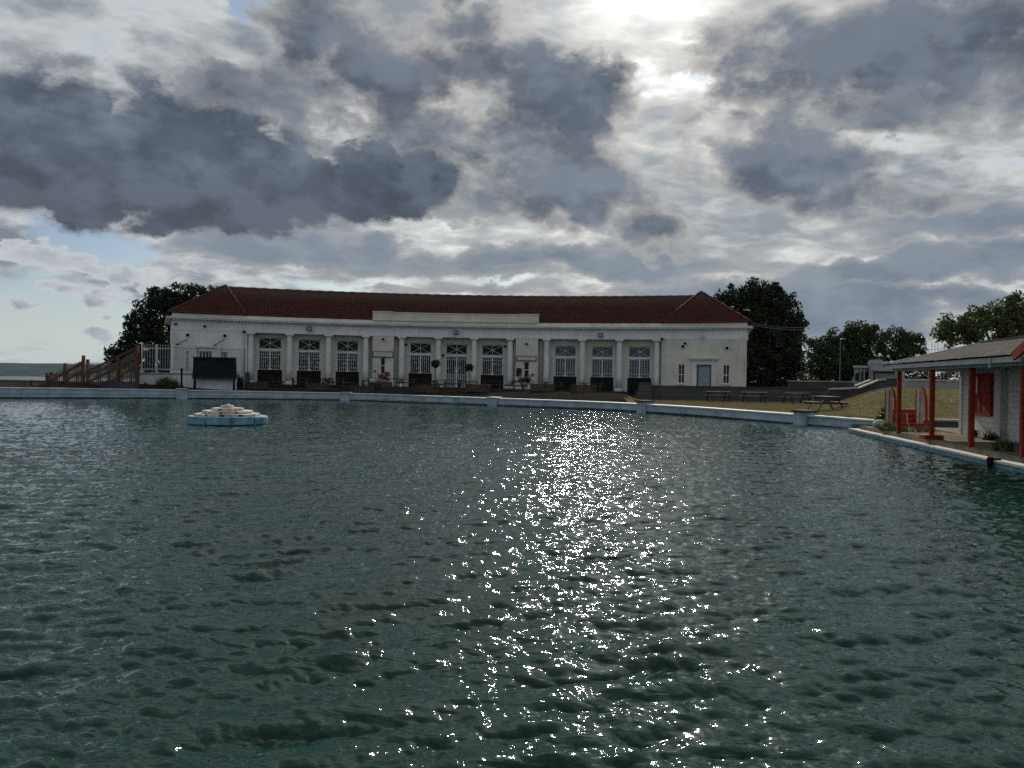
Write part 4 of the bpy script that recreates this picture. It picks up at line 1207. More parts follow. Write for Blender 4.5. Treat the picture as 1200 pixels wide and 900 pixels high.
MB().bar((wx(201, Y=ry), ry, hz(433, 201, ry)), (wx(287, Y=ry), ry, hz(436, 287, ry)), .04).build('rail', GR, rf)
mb = MB(); n = 44
for k in range(n + 1):
    t = k / n; X = wx(201, Y=ry) * (1 - t) + wx(287, Y=ry) * t
    mb.box(X - .010, X + .010, ry - .008, ry + .008, hz(433, 201, ry) * (1 - t) + hz(436, 287, ry) * t, zt0 * (1 - t) + zt1 * t)
mb.build('bars', GR, rf)
for px in (201.5, 231, 259, 286.5): MB().box(wx(px, Y=ry) - .035, wx(px, Y=ry) + .035, ry - .03, ry + .03, .9, hz(408.5, px, ry)).build('post', GR, rf)

# orange stained wooden steps
sy0, sy1 = 61.6, 63.2
ws = thing('wooden_steps', 'orange stained timber staircase with slatted balustrade climbing to the white terrace', 'steps', (gx(110, sy0), sy0, .7))
def sp(px, y, Y): return at(px, y, Y)
for Y, posts in ((sy0, ((55.5, 437, 453), (76.5, 425.5, 453), (98, 416.5, 453), (138.5, 416.5, 452), (160.5, 405.5, 456))), (sy1, ((60, 436, 452), (103, 421, 452), (128, 428, 452), (162, 404, 452)))):
    for px, ya, yb in posts:
        a, b_ = sp(px, ya, Y), sp(px, yb, Y); MB().box(a.x - .10, a.x + .10, Y - .1, Y + .1, b_.z - .25, a.z).build('post', OWOOD, ws, bevel=.01)
for Y, rails in ((sy0, ((57, 447.5, 75, 437), (78, 436, 98, 424), (66, 452, 98, 434), (99, 450, 160, 419), (101, 436, 160, 407.5), (126, 449, 160, 428))),
                 (sy1, ((60, 439, 103, 439), (103, 438, 128, 431), (60, 449.5, 128, 449.5), (128, 431, 162, 411)))):
    for i, (xa, ya, xb, yb) in enumerate(rails):
        MB().bar(sp(xa, ya, Y + (.03 if i % 2 else -.04)), sp(xb, yb, Y + (.03 if i % 2 else -.04)), .07, .17).build('handrail', OWOOD, ws)
mb = MB()
def top_at(px): return np.interp(px, [55, 60, 76, 98, 102, 137, 160], [438, 438, 429, 420, 423.5, 424, 408])
px = 57.5
while px < 160:
    a, b_ = sp(px, float(top_at(px)) + 1.2, sy0), sp(px, 452.5, sy0)
    mb.box(a.x - .028, a.x + .028, sy0 + .07, sy0 + .10, b_.z, a.z); px += 1.95
mb.build('balusters', TWOOD, ws)
mb = MB(); px = 61
while px < 162:
    a, b_ = sp(px, float(top_at(px)) + 3, sy1), sp(px, 450, sy1)
    mb.box(a.x - .024, a.x + .024, sy1 - .1, sy1 - .07, b_.z, a.z); px += 2.3
mb.build('balusters', DWOOD, ws)
for k in range(8):
    xa = gx(100 + 7.2 * k, sy0 + .8); MB().box(xa, xa + .62, sy0 + .12, sy1 - .12, .62 + .165 * (k), .69 + .165 * k).build('tread', OWOOD, ws)
sb = thing('concrete_block', 'grey concrete plinth under the wooden staircase', 'plinth', (gx(138, sy0), sy0 - .6, .66))
MB().box(gx(121, sy0 - .5), gx(160, sy0 - .5), sy0 - .9, sy0 - .15, .4, hz(447, 140, sy0 - .5)).build('block', DARKW, sb, bevel=.02)
cr = thing('cliff_railing', 'thin low wire railing along the cliff edge at far left', 'railing', (gx(30, 57), 57, .7))
mb = MB()
for z in (1.02, .88): mb.bar((gx(-120, 50), 50, z), (gx(37, 58.5), 58.5, z), .03)
mb.bar((gx(37, 58.5), 58.5, 1.0), (gx(56, 61), 61, .98), .03)
mb.build('wire', GR, cr)
for px, Y in ((-20, 55), (37, 58.5)): MB().box(gx(px, Y) - .05, gx(px, Y) + .05, Y - .05, Y + .05, .5, hz(447, px, Y) + .1).build('post', BLACK, cr)

# black board on two legs
by = 63.9
nb_ = thing('notice_board', 'large plain black board raised on short legs before the low white wall', 'board', (gx(251, by), by, .7))
xa, xb = gx(225.5, by), gx(276.5, by); za, zb_ = hz(443.2, 250, by), hz(419.5, 250, by)
mb = MB(); mb.add([(xa + .03, by - .12, za), (xb, by - .12, za), (xb - .1, by + .1, zb_), (xa, by + .1, zb_), (xa + .03, by + .28, za), (xb, by + .28, za), (xb - .1, by + .28, zb_), (xa, by + .28, zb_)],
       [(0, 1, 2, 3), (7, 6, 5, 4), (0, 4, 5, 1), (3, 2, 6, 7), (0, 3, 7, 4), (1, 5, 6, 2)])
mb.build('panel', BLACK, nb_, bevel=.02)
MB().bar((xa - .04, by + .06, zb_ + .04), (xb - .06, by + .06, zb_ + .04), .42, .06).build('cap_rail', BLACK, nb_)
MB().bar((xa, by + .06, za - .05), (xb + .02, by + .06, za - .05), .36, .07).build('bottom_rail', DWOOD, nb_)
for px in (228, 274): MB().box(gx(px, by) - .07, gx(px, by) + .07, by - .02, by + .16, .4, za).build('leg', BLACK, nb_)
bl = thing('bollard', 'slim black post on a square black base behind pool wall pier', 'bollard', (gx(213.5, 62.6), 62.6, .7))
bx_ = gx(212.8, 62.6)
MB().lathe([(.16, 0), (.15, .1), (.075, .16), (.075, 1.28), (.11, 1.3), (.11, 1.42), (.05, 1.5)], (bx_, 62.6, hz(453.5, 213, 62.6)), 12).build('shaft', BLACK, bl)
MB().box(bx_ - .45, bx_ + .45, 62.35, 62.85, .5, hz(453.4, 213, 62.6)).build('base', BLACK, bl, bevel=.02)
shrub('bush', 'loose grassy bush growing against the low white wall', 'bush', (gx(196, 63.8), 63.8, .72), .95, 1.05, L_MID, 21, .16, 60, 14, None, 260)
shrub('bush', 'small dark mauve shrub left of the grassy bush by the white wall', 'bush', (gx(173, 63.9), 63.9, .72), .55, .45, leaf_mat('mauve_leaves', (.06, .045, .06), (.10, .07, .09)), 22, .12, 26, 12)

# ------------------------------------------------------------------ forecourt furniture
def gpt(px, Y, y=452):
    p = at(px, y, Y); return (p.x, p.y, float(gz(p.x, p.y)))
def picnic(name='picnic_table', wood=None):
    """1.8 m table with fixed benches, long side along x, at the origin"""
    wood = wood or DWOOD
    t = thing(name, 'x', 'picnic table')
    mb = MB()
    for k in range(5): mb.box(-.9, .9, -.36 + .145 * k, -.36 + .145 * k + .135, .70, .745)
    mb.build('tabletop', wood, t)
    for s in (-1, 1):
        mb = MB()
        for k in range(2): mb.box(-.9, .9, s * .72 - .14 + .145 * k, s * .72 - .14 + .145 * k + .135, .42, .46)
        mb.build('seat', wood, t)
    for x in (-.62, .62):
        mb = MB()
        for s in (-1, 1): mb.bar((x, s * .72, -.02), (x, s * .30, .70), .09, .05)
        mb.bar((x, -.85, .39), (x, .85, .39), .05, .09); mb.bar((x, -.36, .67), (x, .36, .67), .05, .07)
        mb.build('trestle', DWOOD, t)
    MB().bar((-.62, 0, .40), (.62, 0, .40), .06, .06).build('brace', DWOOD, t)
    return t
pic = picnic()
fore = [(352, 68.5, 10, 'dark picnic table before the second gate from the left'), (396, 69.3, -6, 'dark picnic table before the third gate from the left'),
        (434, 67.5, 4, 'dark picnic table just left of the left sign pier planter'), (478, 69.0, -10, 'dark picnic table in front of the left centre gate'),
        (530, 66.5, 7, 'dark picnic table between the two ball topped bay trees'), (578, 68.0, -5, 'dark picnic table in front of the right centre gate'),
        (648, 67.0, 12, 'dark picnic table just right of the right sign pier'), (695, 67.5, -8, 'dark picnic table before the middle gate of right wing'),
        (318, 67.5, 80, 'dark picnic table end on before the leftmost gate'), (410, 66.2, 85, 'dark picnic table end on nearest the pool wall left of centre'),
        (505, 65.0, 78, 'dark picnic table end on close to the pool wall near centre'), (605, 63.5, 84, 'dark picnic table end on close to the pool wall below right sign')]
for i, (px, Y, a, lab) in enumerate(fore):
    if i == 0: t = pic; t.location = gpt(px, Y); t.rotation_euler = (0, 0, R(a)); t['label'] = lab
    else: t = dup(pic, gpt(px, Y), R(a), lab)
    t['group'] = 'picnic tables on the forecourt'
for px, Y, a, lab in ((842, 56.5, 3, 'dark weathered picnic table in shade against the stone wall, leftmost on the lawn'), (884, 55.5, -4, 'dark picnic table on the lawn below the tall dense tree'), (934, 54.0, 8, 'dark picnic table partly hidden behind the sunlit one')):
    t = dup(pic, gpt(px, Y), R(a), lab); t['group'] = 'picnic tables on the lawn'
p2 = picnic(wood=TWOOD); p2.location = gpt(968, 40.6); p2.rotation_euler = (0, 0, R(93)); p2['label'] = 'sunlit weathered picnic table standing clear on the dry lawn'; p2['group'] = 'picnic tables on the lawn'

# dark timber planters in a row behind the pool wall
def planter():
    t = thing('planter', 'x', 'planter')
    mb = MB()
    for k in range(3): mb.box(-.95, .95, -.25, .25, .02 + .19 * k, .195 + .19 * k)
    mb.build('box', DWOOD, t)
    for x in (-.88, .88): MB().box(x - .05, x + .05, -.29, -.252, 0, .62).build('corner_post', DWOOD, t)
    MB().box(-.9, .9, -.2, .2, .592, .61).build('soil', mat('soil', (.03, .022, .016), .95), t)
    return t
pl = planter()
prow = [(300, 65.8), (372, 66.6), (425, 65.2), (446, 67.4), (500, 63.0), (560, 61.5), (636, 60.2), (684, 58.6)]
plab = ['low dark timber planter below the leftmost column', 'low dark timber planter below the middle gate of left wing', 'low dark timber planter left of the left sign pier', 'low dark timber planter below the left sign',
        'low dark timber planter in front of left bay tree', 'low dark timber planter in front of right bay tree', 'low dark timber planter right of the right sign pier', 'low dark timber planter nearest the lawn']
for i, ((px, Y), lab) in enumerate(zip(prow, plab)):
    if i == 0: t = pl; t.location = gpt(px, Y); t['label'] = lab
    else: t = dup(pl, gpt(px, Y), R(random.uniform(-5, 5)), lab)
    t['group'] = 'timber planters on the forecourt'

# clipped bay trees in tubs
def bay_tree(px, yc, ytop, ybot, Y, lab, seed):
    g = gpt(px, Y); t = thing('bay_tree', lab, 'bay tree', g, 0, 'clipped bay trees by the centre gate')
    c = at(px, yc, Y); r = (yc - ytop) * Y / F
    rng = np.random.default_rng(seed); n = 60
    d = rng.normal(size=(n, 3)); d /= np.linalg.norm(d, axis=1)[:, None]
    q, f = leaves(np.array(c) + d * (rng.uniform(.3, .82, n) * r)[:, None], np.full(n, r * .32), 26, .11, seed)
    npmesh('crown', q, f, L_DARK, t)
    MB().tube([(g[0], g[1], g[2] + .3), (c.x, Y, c.z)], [.035, .03], 6).build('stem', BARK, t)
    MB().lathe([(.20, 0), (.26, .36), (.29, .37), (.29, .42), (.2, .42)], g, 14).build('tub', DWOOD, t)
    return t
bay_tree(510.5, 426.5, 420.3, 447, 71.5, 'left ball topped bay tree on slim stem beside the centre gate', 31)
bay_tree(550, 430.5, 424.8, 450, 71.0, 'right ball topped bay tree on slim stem beside the centre gate', 32)
def flower_tub(px, Y, lab, seed):
    g = gpt(px, Y); t = thing('flower_tub', lab, 'flower tub', g, 0, 'flower tubs below the signs')
    MB().lathe([(.26, 0), (.36, .5), (.39, .52), (.39, .58), (.3, .58)], g, 14).build('tub', mat('pale_tub', (.40, .38, .35), .8), t)
    rng = np.random.default_rng(seed); n = 26
    c = np.array(g) + np.stack([rng.uniform(-.5, .5, n), rng.uniform(-.35, .35, n), rng.uniform(.6, 1.15, n)], -1)
    q, f = leaves(c, np.full(n, .17), 22, .12, seed); npmesh('foliage', q, f, L_MID, t)
    c = np.array(g) + np.stack([rng.uniform(-.5, .5, n), rng.uniform(-.45, .3, n), rng.uniform(.75, 1.35, n)], -1)
    q, f = leaves(c, np.full(n, .12), 9, .13, seed + 1); npmesh('flowers', q, f, leaf_mat('red_petals', (.30, .04, .05), (.42, .09, .09)), t)
flower_tub(449.5, 71.6, 'tub of red flowers against the left sign pier', 41)
flower_tub(614.5, 71.0, 'tub of red flowers against the right sign pier', 42)
flower = gpt(381, 69.5)
shrub('bush', 'small leafy plant in front of the third column from the left', 'bush', flower, .9, .6, L_MID, 43, .12, 36, 14)
shrub('bush', 'low leafy plant at the foot of the left bay tree', 'bush', gpt(507, 69.0), .7, .6, L_MID, 44, .12, 30, 14)
shrub('bush', 'small leafy plant at foot of the middle column of right wing', 'bush', gpt(671, 69.8), .8, .35, L_MID, 45, .12, 24, 14)
shrub('bush', 'dark spiky plant beside the steps at the right of the black board', 'bush', gpt(281, 67.0), 1.1, .4, L_DARK, 46, .14, 26, 14, None, 60)
def low_rail(xa, xb, Y, h, lab):
    a, b_ = gpt(xa, Y), gpt(xb, Y)
    t = thing('low_railing', lab, 'railing', a, 0, 'low black railings on the forecourt')
    MB().bar((a[0], Y, a[2] + h), (b_[0], Y, b_[2] + h), .06).build('rail', BLACK, t)
    for k in range(3):
        X = a[0] + (b_[0] - a[0]) * k / 2; z = a[2] + (b_[2] - a[2]) * k / 2
        MB().box(X - .03, X + .03, Y - .03, Y + .03, z - .1, z + h).build('post', BLACK, t)
low_rail(432, 465, 71.4, .75, 'low black railing in front of the left sign pier')
low_rail(600, 625, 70.2, .80, 'low black railing in front of the right sign pier')
low_rail(659, 684, 69.4, .72, 'low black railing by the plant before right wing')
low_rail(537, 560, 69.8, .62, 'low black railing right of the centre gate')
wb = thing('whiteboard', 'small blank white board leaning below the left sign', 'board', gpt(440, 71.9))
a = gpt(440, 71.9); MB().box(a[0] - .55, a[0] + .35, 71.9, 71.95, a[2] + .05, a[2] + .72).build('panel', WPAINT, wb)
for s in (-.5, .3): MB().box(a[0] + s - .03, a[0] + s + .03, 71.96, 72.02, a[2] - .1, a[2] + .7).build('leg', WPAINT, wb)

# signs on the two piers: pale board, dark frame, two lines too small to read
def sign(px0, y0, px1, y1, lab, seed):
    dd0 = PF + .10
    u0, u1 = U(px0, y0, dd0), U(px1, y1, dd0); xm = (px0 + px1) / 2
    z0, z1 = HZ_(xm, y1, dd0), HZ_(xm, y0, dd0)
    t = thing('wall_sign', lab, 'sign', hall((u0 + u1) / 2, dd0, z0), 0, 'signs on the piers')
    MB().box(u0, u1, PF + .012, PF + .10, z0, z1, hall).build('frame', mat('navy_frame', (.03, .035, .05), .5), t)
    MB().box(u0 + .09, u1 - .09, PF + .101, PF + .115, z0 + .08, z1 - .08, hall).build('panel', mat('sign_panel', (.52, .53, .55), .6, .08), t)
    mb = MB(); rnd = random.Random(seed); cu = (u0 + u1) / 2
    for wln, zc, hh in ((.62, z0 + .62 * (z1 - z0), .085), (.42, z0 + .36 * (z1 - z0), .055)):
        x = cu - wln
        while x < cu + wln:
            mb.box(x, x + .022, PF + .116, PF + .121, zc - hh / 2, zc + hh / 2, hall)
            mb.box(x + .023, x + .05, PF + .116, PF + .121, zc + rnd.choice((-.5, 0, .3)) * hh, zc + rnd.choice((.31, .5)) * hh, hall); x += rnd.choice((.075, .085, .13))
    mb.build('lettering', mat('sign_grey_letters', (.16, .17, .20), .6), t)
sign(436.6, 411.8, 461, 418.8, 'long framed pale sign on the left pier', 1)
sign(605.2, 416.9, 628.6, 423.2, 'long framed pale sign on the right pier', 2)
mb_ = thing('menu_case', 'dark upright notice case beside the slim window on right pier', 'notice case', hall(U(608, 436), PF, 2.6))
u0, u1 = U(605.2, 436, PF), U(611.2, 436, PF); z0, z1 = HZ_(608, 441, PF), HZ_(608, 431.5, PF)
MB().box(u0, u1, PF + .003, PF + .09, z0, z1, hall).build('case', BLACK, mb_, bevel=.015)
MB().box(u0 + .05, u1 - .05, PF + .091, PF + .10, z0 + .05, z1 - .05, hall).build('pane', GLASS, mb_)
st = thing('brick_plinth', 'dark block plinth at the foot of the leftmost column', 'plinth', hall(U(290), 1.0, .9))
MB().box(U(287.5), U(293), .55, 1.2, .6, HZ_(290, 436, 1.2), hall).build('block', brick_mat('dark_block', (.06, .065, .08), (.045, .05, .06), (.03, .03, .03), .4, .2), st, bevel=.01)

# ------------------------------------------------------------------ dark retaining wall, stepped ramp walls, concrete wall
STONE = brick_mat('sooty_stone', (.060, .060, .062), (.085, .083, .08), (.035, .035, .035), .8, .32)
rw_ = thing('retaining_wall', 'long dark stone retaining wall below the right end of the hall', 'wall', (18, RW_Y, .5))
xa, xb = gx(762.5, RW_Y), gx(984, RW_Y)
MB().box(xa, xb, RW_Y - .35, RW_Y + .1, .2, hz(454.6, 860, RW_Y)).build('wall_face', STONE, rw_)
MB().box(xa, xb + .1, RW_Y - .42, RW_Y + .15, hz(454.5, 860, RW_Y), hz(452.9, 860, RW_Y)).build('coping', DARKW, rw_)
MB().box(gx(750.5, 59.6), gx(762.2, 59.6), 59.0, 60.3, .2, hz(449.5, 756, 59.6)).build('pier', STONE, rw_)
MB().box(gx(750, 59.6), gx(762.6, 59.6), 58.9, 60.4, hz(449.4, 756, 59.6), hz(448, 756, 59.6)).build('pier_cap', DARKW, rw_)
MB().box(gx(925, 66), gx(1000, 66), 66, 66.4, 1.0, hz(447.6, 960, 66)).build('upper_wall', DARKW, rw_)
MB().box(gx(925, 66), gx(1000, 66), 65.95, 66.45, hz(447.5, 960, 66), hz(446.2, 960, 66)).build('upper_coping', CONC, rw_)
rp = thing('stair_wall', 'dark wall with two sloping white handrail copings climbing beside the grass bank', 'stair wall', (25.5, 55, .6))
ry_ = 56.0
def rpt(px, y, Y=ry_): return at(px, y, Y)
mb = MB(); pr = [(972, 474), (972, 456.5), (1005, 455), (1032, 445.5), (1046, 444.8), (1046, 474)]
P0 = [rpt(*q) for q in pr]; nP = len(P0)
mb.add([tuple(p) for p in P0] + [(p.x, p.y + .4, p.z) for p in P0], [tuple(range(nP)), tuple(range(2 * nP - 1, nP - 1, -1))] + [(i, (i + 1) % nP, nP + (i + 1) % nP, nP + i) for i in range(nP)])
mb.build('wall_face', DARKW, rp)
mb = MB(); mb.bar(rpt(1005, 455.2, ry_ - .02), rpt(1029, 445.6, ry_ - .02), .3, .10); mb.build('coping', mat('pale_concrete', (.38, .36, .33), .9, .2), rp)
MB().bar(rpt(1002, 452.3, 58.0), rpt(1019.5, 445.2, 58.0), .3, .08).build('coping', mat('pale_concrete', (.38, .36, .33), .9, .2), rp)
MB().bar(rpt(1029, 445.4, ry_ + .1), rpt(1047, 444.6, ry_ + .1), .5, .10).build('coping', CONC, rp)
MB().bar(rpt(972, 456.2, ry_ + .1), rpt(1005, 454.8, ry_ + .1), .5, .10).build('coping', CONC, rp)
mb = MB()
for k in range(6): a = rpt(1003 + 3.4 * k, 455 - 1.6 * k, 57); mb.box(a.x, a.x + .4, 56.45, 57.9, .6, a.z - .1)
mb.build('steps', CONC, rp)
gp = thing('gate_pier', 'dark squat pier with flat cap at the top of the bank stair', 'pier', (gx(1051, 50), 50, 1.6))
MB().box(gx(1041.5, 50), gx(1052, 50), 49.7, 50.3, 1.2, hz(443.4, 1047, 50)).build('shaft', DARKW, gp)
MB().box(gx(1040.5, 50), gx(1053, 50), 49.6, 50.4, hz(443.3, 1047, 50), hz(442, 1047, 50)).build('cap', CONC, gp)
cw = thing('concrete_wall', 'pale grey concrete parapet wall along the top of the grass bank', 'wall', (gx(1090, 47.5), 47.5, 1.6))
xa, xb = gx(1053, 47.5), gx(1330, 47.5)
k = 0; x = xa
while x < xb:
    MB().box(x, min(x + 2.98, xb), 47.4, 47.65, 1.2, hz(446.6, 1090, 47.5) + .002 * (k % 2)).build('panel', CONC, cw); x += 3.0; k += 1
MB().box(xa, xb, 47.33, 47.72, hz(446.4, 1090, 47.5), hz(444.4, 1090, 47.5)).build('coping', mat('pale_concrete', (.38, .36, .33), .9, .2), cw)
lw_ = thing('lawn_kerb', 'low dark kerb wall with pale coping between lawn and hut deck', 'kerb', (gx(1105, 31.6), 31.6, .3))
MB().box(15.6, 30, 31.45, 31.75, -.3, .46).build('wall_face', DARKW, lw_)
MB().box(15.6, 30, 31.38, 31.82, .462, .54).build('coping', CONC, lw_)

# ------------------------------------------------------------------ cars, house, lamp post, scaffold, cables
def car(loc, rz, label, paint, scale=1.0):
    t = thing('parked_car', label, 'car', loc, rz, 'cars parked beyond the wall')
    sx = [-2.05, -2.0, -1.55, -1.1, -.35, .55, 1.25, 1.75, 2.05, 2.1]
    prof = [(-2.08, .35), (-2.05, .75), (-1.85, .92), (-1.45, .98), (1.1, .92), (1.95, .78), (2.1, .6), (2.1, .32)]
    def loft(pr, w0, w1, n=6):
        mb = MB(); k = len(pr); vs = []
        ws = [-1, -.92, 0, .92, 1]
        for w in ws:
            for x, z in pr:
                ins = .93 if abs(w) == 1 else 1.0
                vs.append((x * ins, w * (w0 if z < 1 else w1), z if abs(w) < 1 else .5 + (z - .5) * .92))
        fs = [(i * k + j, i * k + (j + 1) % k, (i + 1) * k + (j + 1) % k, (i + 1) * k + j) for i in range(len(ws) - 1) for j in range(k)]
        fs += [tuple(range(k)), tuple(range((len(ws) - 1) * k, len(ws) * k))]
        return mb.add(vs, fs)
    loft(prof, .86, .86).build('body', paint, t, bevel=.04)
    cab = loft([(-1.5, .965), (-1.1, 1.38), (-.6, 1.46), (.2, 1.43), (1.0, .925)], .80, .62).build('cabin', GLASS, t, bevel=.03)
    loft([(-1.14, 1.375), (-.6, 1.485), (.22, 1.455), (.32, 1.38)], .66, .655).build('roof', paint, cab, bevel=.02)
    mb = MB()
    for s in (-1, 1):
        for a, b_ in (((-1.48, .97), (-1.1, 1.39)), ((-.25, .95), (-.3, 1.43)), ((1.0, .93), (.24, 1.42))): mb.bar((a[0], s * .82, a[1]), (b_[0], s * .66, b_[1]), .07, .05)
    mb.build('pillars', paint, cab)
    for x in (-1.3, 1.35):
        for s in (-1, 1):
            w = MB().tube([(x, s * .70, .31), (x, s * .88, .31)], .31, 16).build('wheel', mat('tyre', (.02, .02, .02), .8), t)
            MB().tube([(x, s * .881, .31), (x, s * .90, .31)], .19, 12).build('rim', METAL, w)
    for s in (-1, 1):
        MB().box(1.98, 2.10, s * .62 - .16, s * .62 + .16, .62, .74).build('headlight', mat('lamp_lens', (.6, .6, .58), .1), t)
        MB().box(-2.10, -1.98, s * .66 - .12, s * .66 + .12, .70, .84).build('tail_light', mat('red_lens', (.3, .02, .02), .2), t)
    return t
CW_, CS_, CD_ = mat('white_car_paint', (.70, .71, .72), .25, .03, 1, 0, spec=.6), mat('silver_car_paint', (.40, .41, .42), .25, .03, 1, 0, spec=.6), mat('dark_car_paint', (.03, .035, .045), .2, .05, 1, 0, spec=.6)
def cpt(px, Y, ytop): return (gx(px, Y), Y, hz(ytop, px, Y) - 1.47)
LEVEL = 1.25
for px, Y, yt, rz, lab, pm in ((1072, 74, 439.6, 4, 'white car seen over the concrete parapet wall between the red posts', CW_), (988, 84, 444.3, 8, 'silver car below the lamp post beyond the dark wall', CS_),
                               (958, 86, 444.0, -5, 'dark car glimpsed beyond the wall right of tall dense tree', CD_), (936, 84, 446.5, 10, 'pale car half hidden behind the wall at foot of tall dense tree', CS_)):
    z = cpt(px, Y, yt)
    car((z[0], Y, z[2]), R(rz), lab, pm)
# flat standing under the cars
CARZ = cpt(1072, 74, 441.2)[2]
hb = thing('seafront_building', 'low white flat roofed building with rounded parapet beyond the car park', 'building', (gx(1025, 100), 100, 1.0))
BW = mat('far_white_render', (.36, .37, .37), .8, .1, .5, 0, dirt=(.35, .35, .34))
hy_ = 100
def bx4(x0, x1, y0, y1, Y0, Y1, name, m, par=hb):
    def f(x, y, z): return (x + (y - hy_) * .44, y, z)             # the block stands askew to the pool
    return MB().box(gx(x0, Y0) - (Y0 - hy_) * .44, gx(x1, Y0) - (Y0 - hy_) * .44, Y0, Y1, hz(y1, (x0 + x1) / 2, Y0), hz(y0, (x0 + x1) / 2, Y0), f).build(name, m, par)
bx4(1001, 1018, 431, 452, 101, 109, 'wall', BW); bx4(999.5, 1018.2, 428.4, 430.9, 100.6, 109.5, 'roof', mat('pale_roof', (.42, .42, .42), .8))
bx4(1018.3, 1060, 426.5, 452, 100, 109, 'wall', BW)
mb = MB(); P = [(1017.8, 426.4), (1017.8, 423.5), (1019.5, 421.6), (1033, 421.4), (1034.5, 423), (1039, 424), (1060, 424.4), (1060, 426.4)]
Q_ = [at(x, y, 99.9) for x, y in P]; nP = len(Q_)
mb.add([tuple(q) for q in Q_] + [(q.x + 9 * .44, q.y + 9, q.z) for q in Q_], [tuple(range(nP)), tuple(range(2 * nP - 1, nP - 1, -1))] + [(i, (i + 1) % nP, nP + (i + 1) % nP, nP + i) for i in range(nP)])
mb.build('parapet', BW, hb)
for x0, x1, y0, y1, Yq in ((1002.5, 1006.5, 437, 446, 100.9), (1009, 1011, 436, 448, 100.9), (1014, 1017.5, 436, 448, 100.9)): bx4(x0, x1, y0, y1, Yq, Yq + .06, 'window', GLASS)
sf = bx4(1024, 1048.5, 435, 447, 99.9, 99.97, 'shopfront', GLASS)
bx4(1025.5, 1047.5, 437.6, 444.5, 99.8, 99.88, 'blind', mat('grey_blind', (.22, .22, .22), .8), sf)
bx4(1023, 1049.5, 433.6, 435, 99.3, 99.95, 'canopy', GREYP)
for x in (1021, 1012.6, 1007.8): bx4(x, x + .9, 428 if x > 1018 else 432, 452, 99.7 if x > 1018 else 100.7, 99.98 if x > 1018 else 100.98, 'pilaster', BW)
lp = thing('lamp_post', 'slender grey lamp post in front of the bushy mid green tree', 'lamp post', (gx(985.5, 98), 98, 1.2))
a, b_ = at(986, 398, 98), at(984, 450, 98)
MB().tube([(b_.x, 98, 1.0), (b_.x, 98, 2.2), (b_.x, 98, a.z)], [.08, .06, .035], 8).build('pole', GR, lp)
MB().tube([(b_.x, 98, a.z), (b_.x + .15, 98, a.z + .08), (b_.x + .35, 98, a.z + .10)], .03, 6).build('arm', METAL, lp)
MB().box(b_.x + .2, b_.x + .65, 97.92, 98.08, a.z + .06, a.z + .14).build('lamp_head', METAL, lp, bevel=.03)
sc = thing('scaffold', 'thin scaffold poles standing above the hut roof before distant trees', 'scaffold', (gx(1095, 95), 95, 1.2))
for px, yt in ((1088, 409), (1091.5, 401), (1095, 404), (1098.5, 399), (1102, 408), (1106, 404)):
    MB().tube([(gx(px, 95), 95, 1.0), (gx(px, 95), 95, hz(yt, px, 95))], .035, 5).build('pole', METAL, sc)
for y in (409, 413): MB().bar(at(1086, y + .5, 94.9), at(1108, y, 94.9), .05).build('crossbar', METAL, sc)
oc = thing('overhead_cable', 'two thin black cables sagging from the right roof corner across the tall tree', 'cable', hall(UR + .4, 0, 7.0))
for ya, yb, r in ((379, 383.8, .022), (381.2, 386.5, .03)):
    A, B = Vector(hall(UR + .45, PF + .4, hz(ya, 875, 71))), at(940, yb, 76)
    MB().tube([A.lerp(B, t / 8) - Vector((0, 0, .16 * math.sin(math.pi * t / 8))) for t in range(9)], r, 5).build('cable', mat('pale_cable', (.12, .12, .12), .5), oc)
up_ = thing('utility_pole', 'plain pole hidden in the dense tree that takes the cables', 'pole', (at(940, 385, 76).x, 76, 1.2))
A = at(940, 383.8, 76); MB().tube([(A.x, 76.05, 1.0), (A.x, 76.05, A.z + .1)], .05, 7).build('shaft', DWOOD, up_)

# ------------------------------------------------------------------ birds
def bird(loc, rz, label, m, perch=True, s=1.0, group=None):
    t = thing('bird', label, 'bird', loc, rz, group)
    mb = MB()
    if perch:
        mb.tube([(-.20, 0, .10), (-.10, 0, .13), (.0, 0, .17), (.08, 0, .22), (.11, 0, .29), (.15, 0, .31), (.19, 0, .305)], [.012, .04, .085, .08, .045, .045, .010], 8)
        for y in (-.03, .03): mb.tube([(0, y, .1), (.01, y, 0)], .008, 4)
    else:
        mb.tube([(-.28, 0, 0), (-.18, 0, 0), (0, 0, .01), (.14, 0, .02), (.22, 0, .03), (.28, 0, .02)], [.03, .05, .085, .06, .05, .012], 8)
        for s_ in (-1, 1):
            v = [(.10, s_ * .05, .03), (-.06, s_ * .05, .03), (.16, s_ * .35, .20), (-.02, s_ * .35, .19), (.02, s_ * .75, .10)]
            v2 = [(x, y, z + .015) for x, y, z in v]
            mb.add(v + v2, [(0, 1, 3, 2), (2, 3, 4), (5, 7, 8, 6), (7, 9, 8), (0, 2, 7, 5), (1, 6, 8, 3), (2, 4, 9, 7), (3, 8, 9, 4)])
    mb.build('body', m, t, True)
    t.scale = (s, s, s)
PIG = mat('dark_plumage', (.04, .04, .045), .7)
for px, a, lab in ((639.5, 20, 'left of the two dark birds perched on the roof ridge'), (646, 200, 'right of the two dark birds perched on the roof ridge')):
    u = U(px, 348, -RD); bird(hall(u, -RD, RZ + .2), R(a), lab, PIG, True, 1.5, 'birds on the roof ridge')
bp = at(1101, 193.5, 40); bird(tuple(bp), R(205), 'grey gull flying in front of the clouds at upper right', mat('gull_plumage', (.18, .18, .19), .7), False, .75)

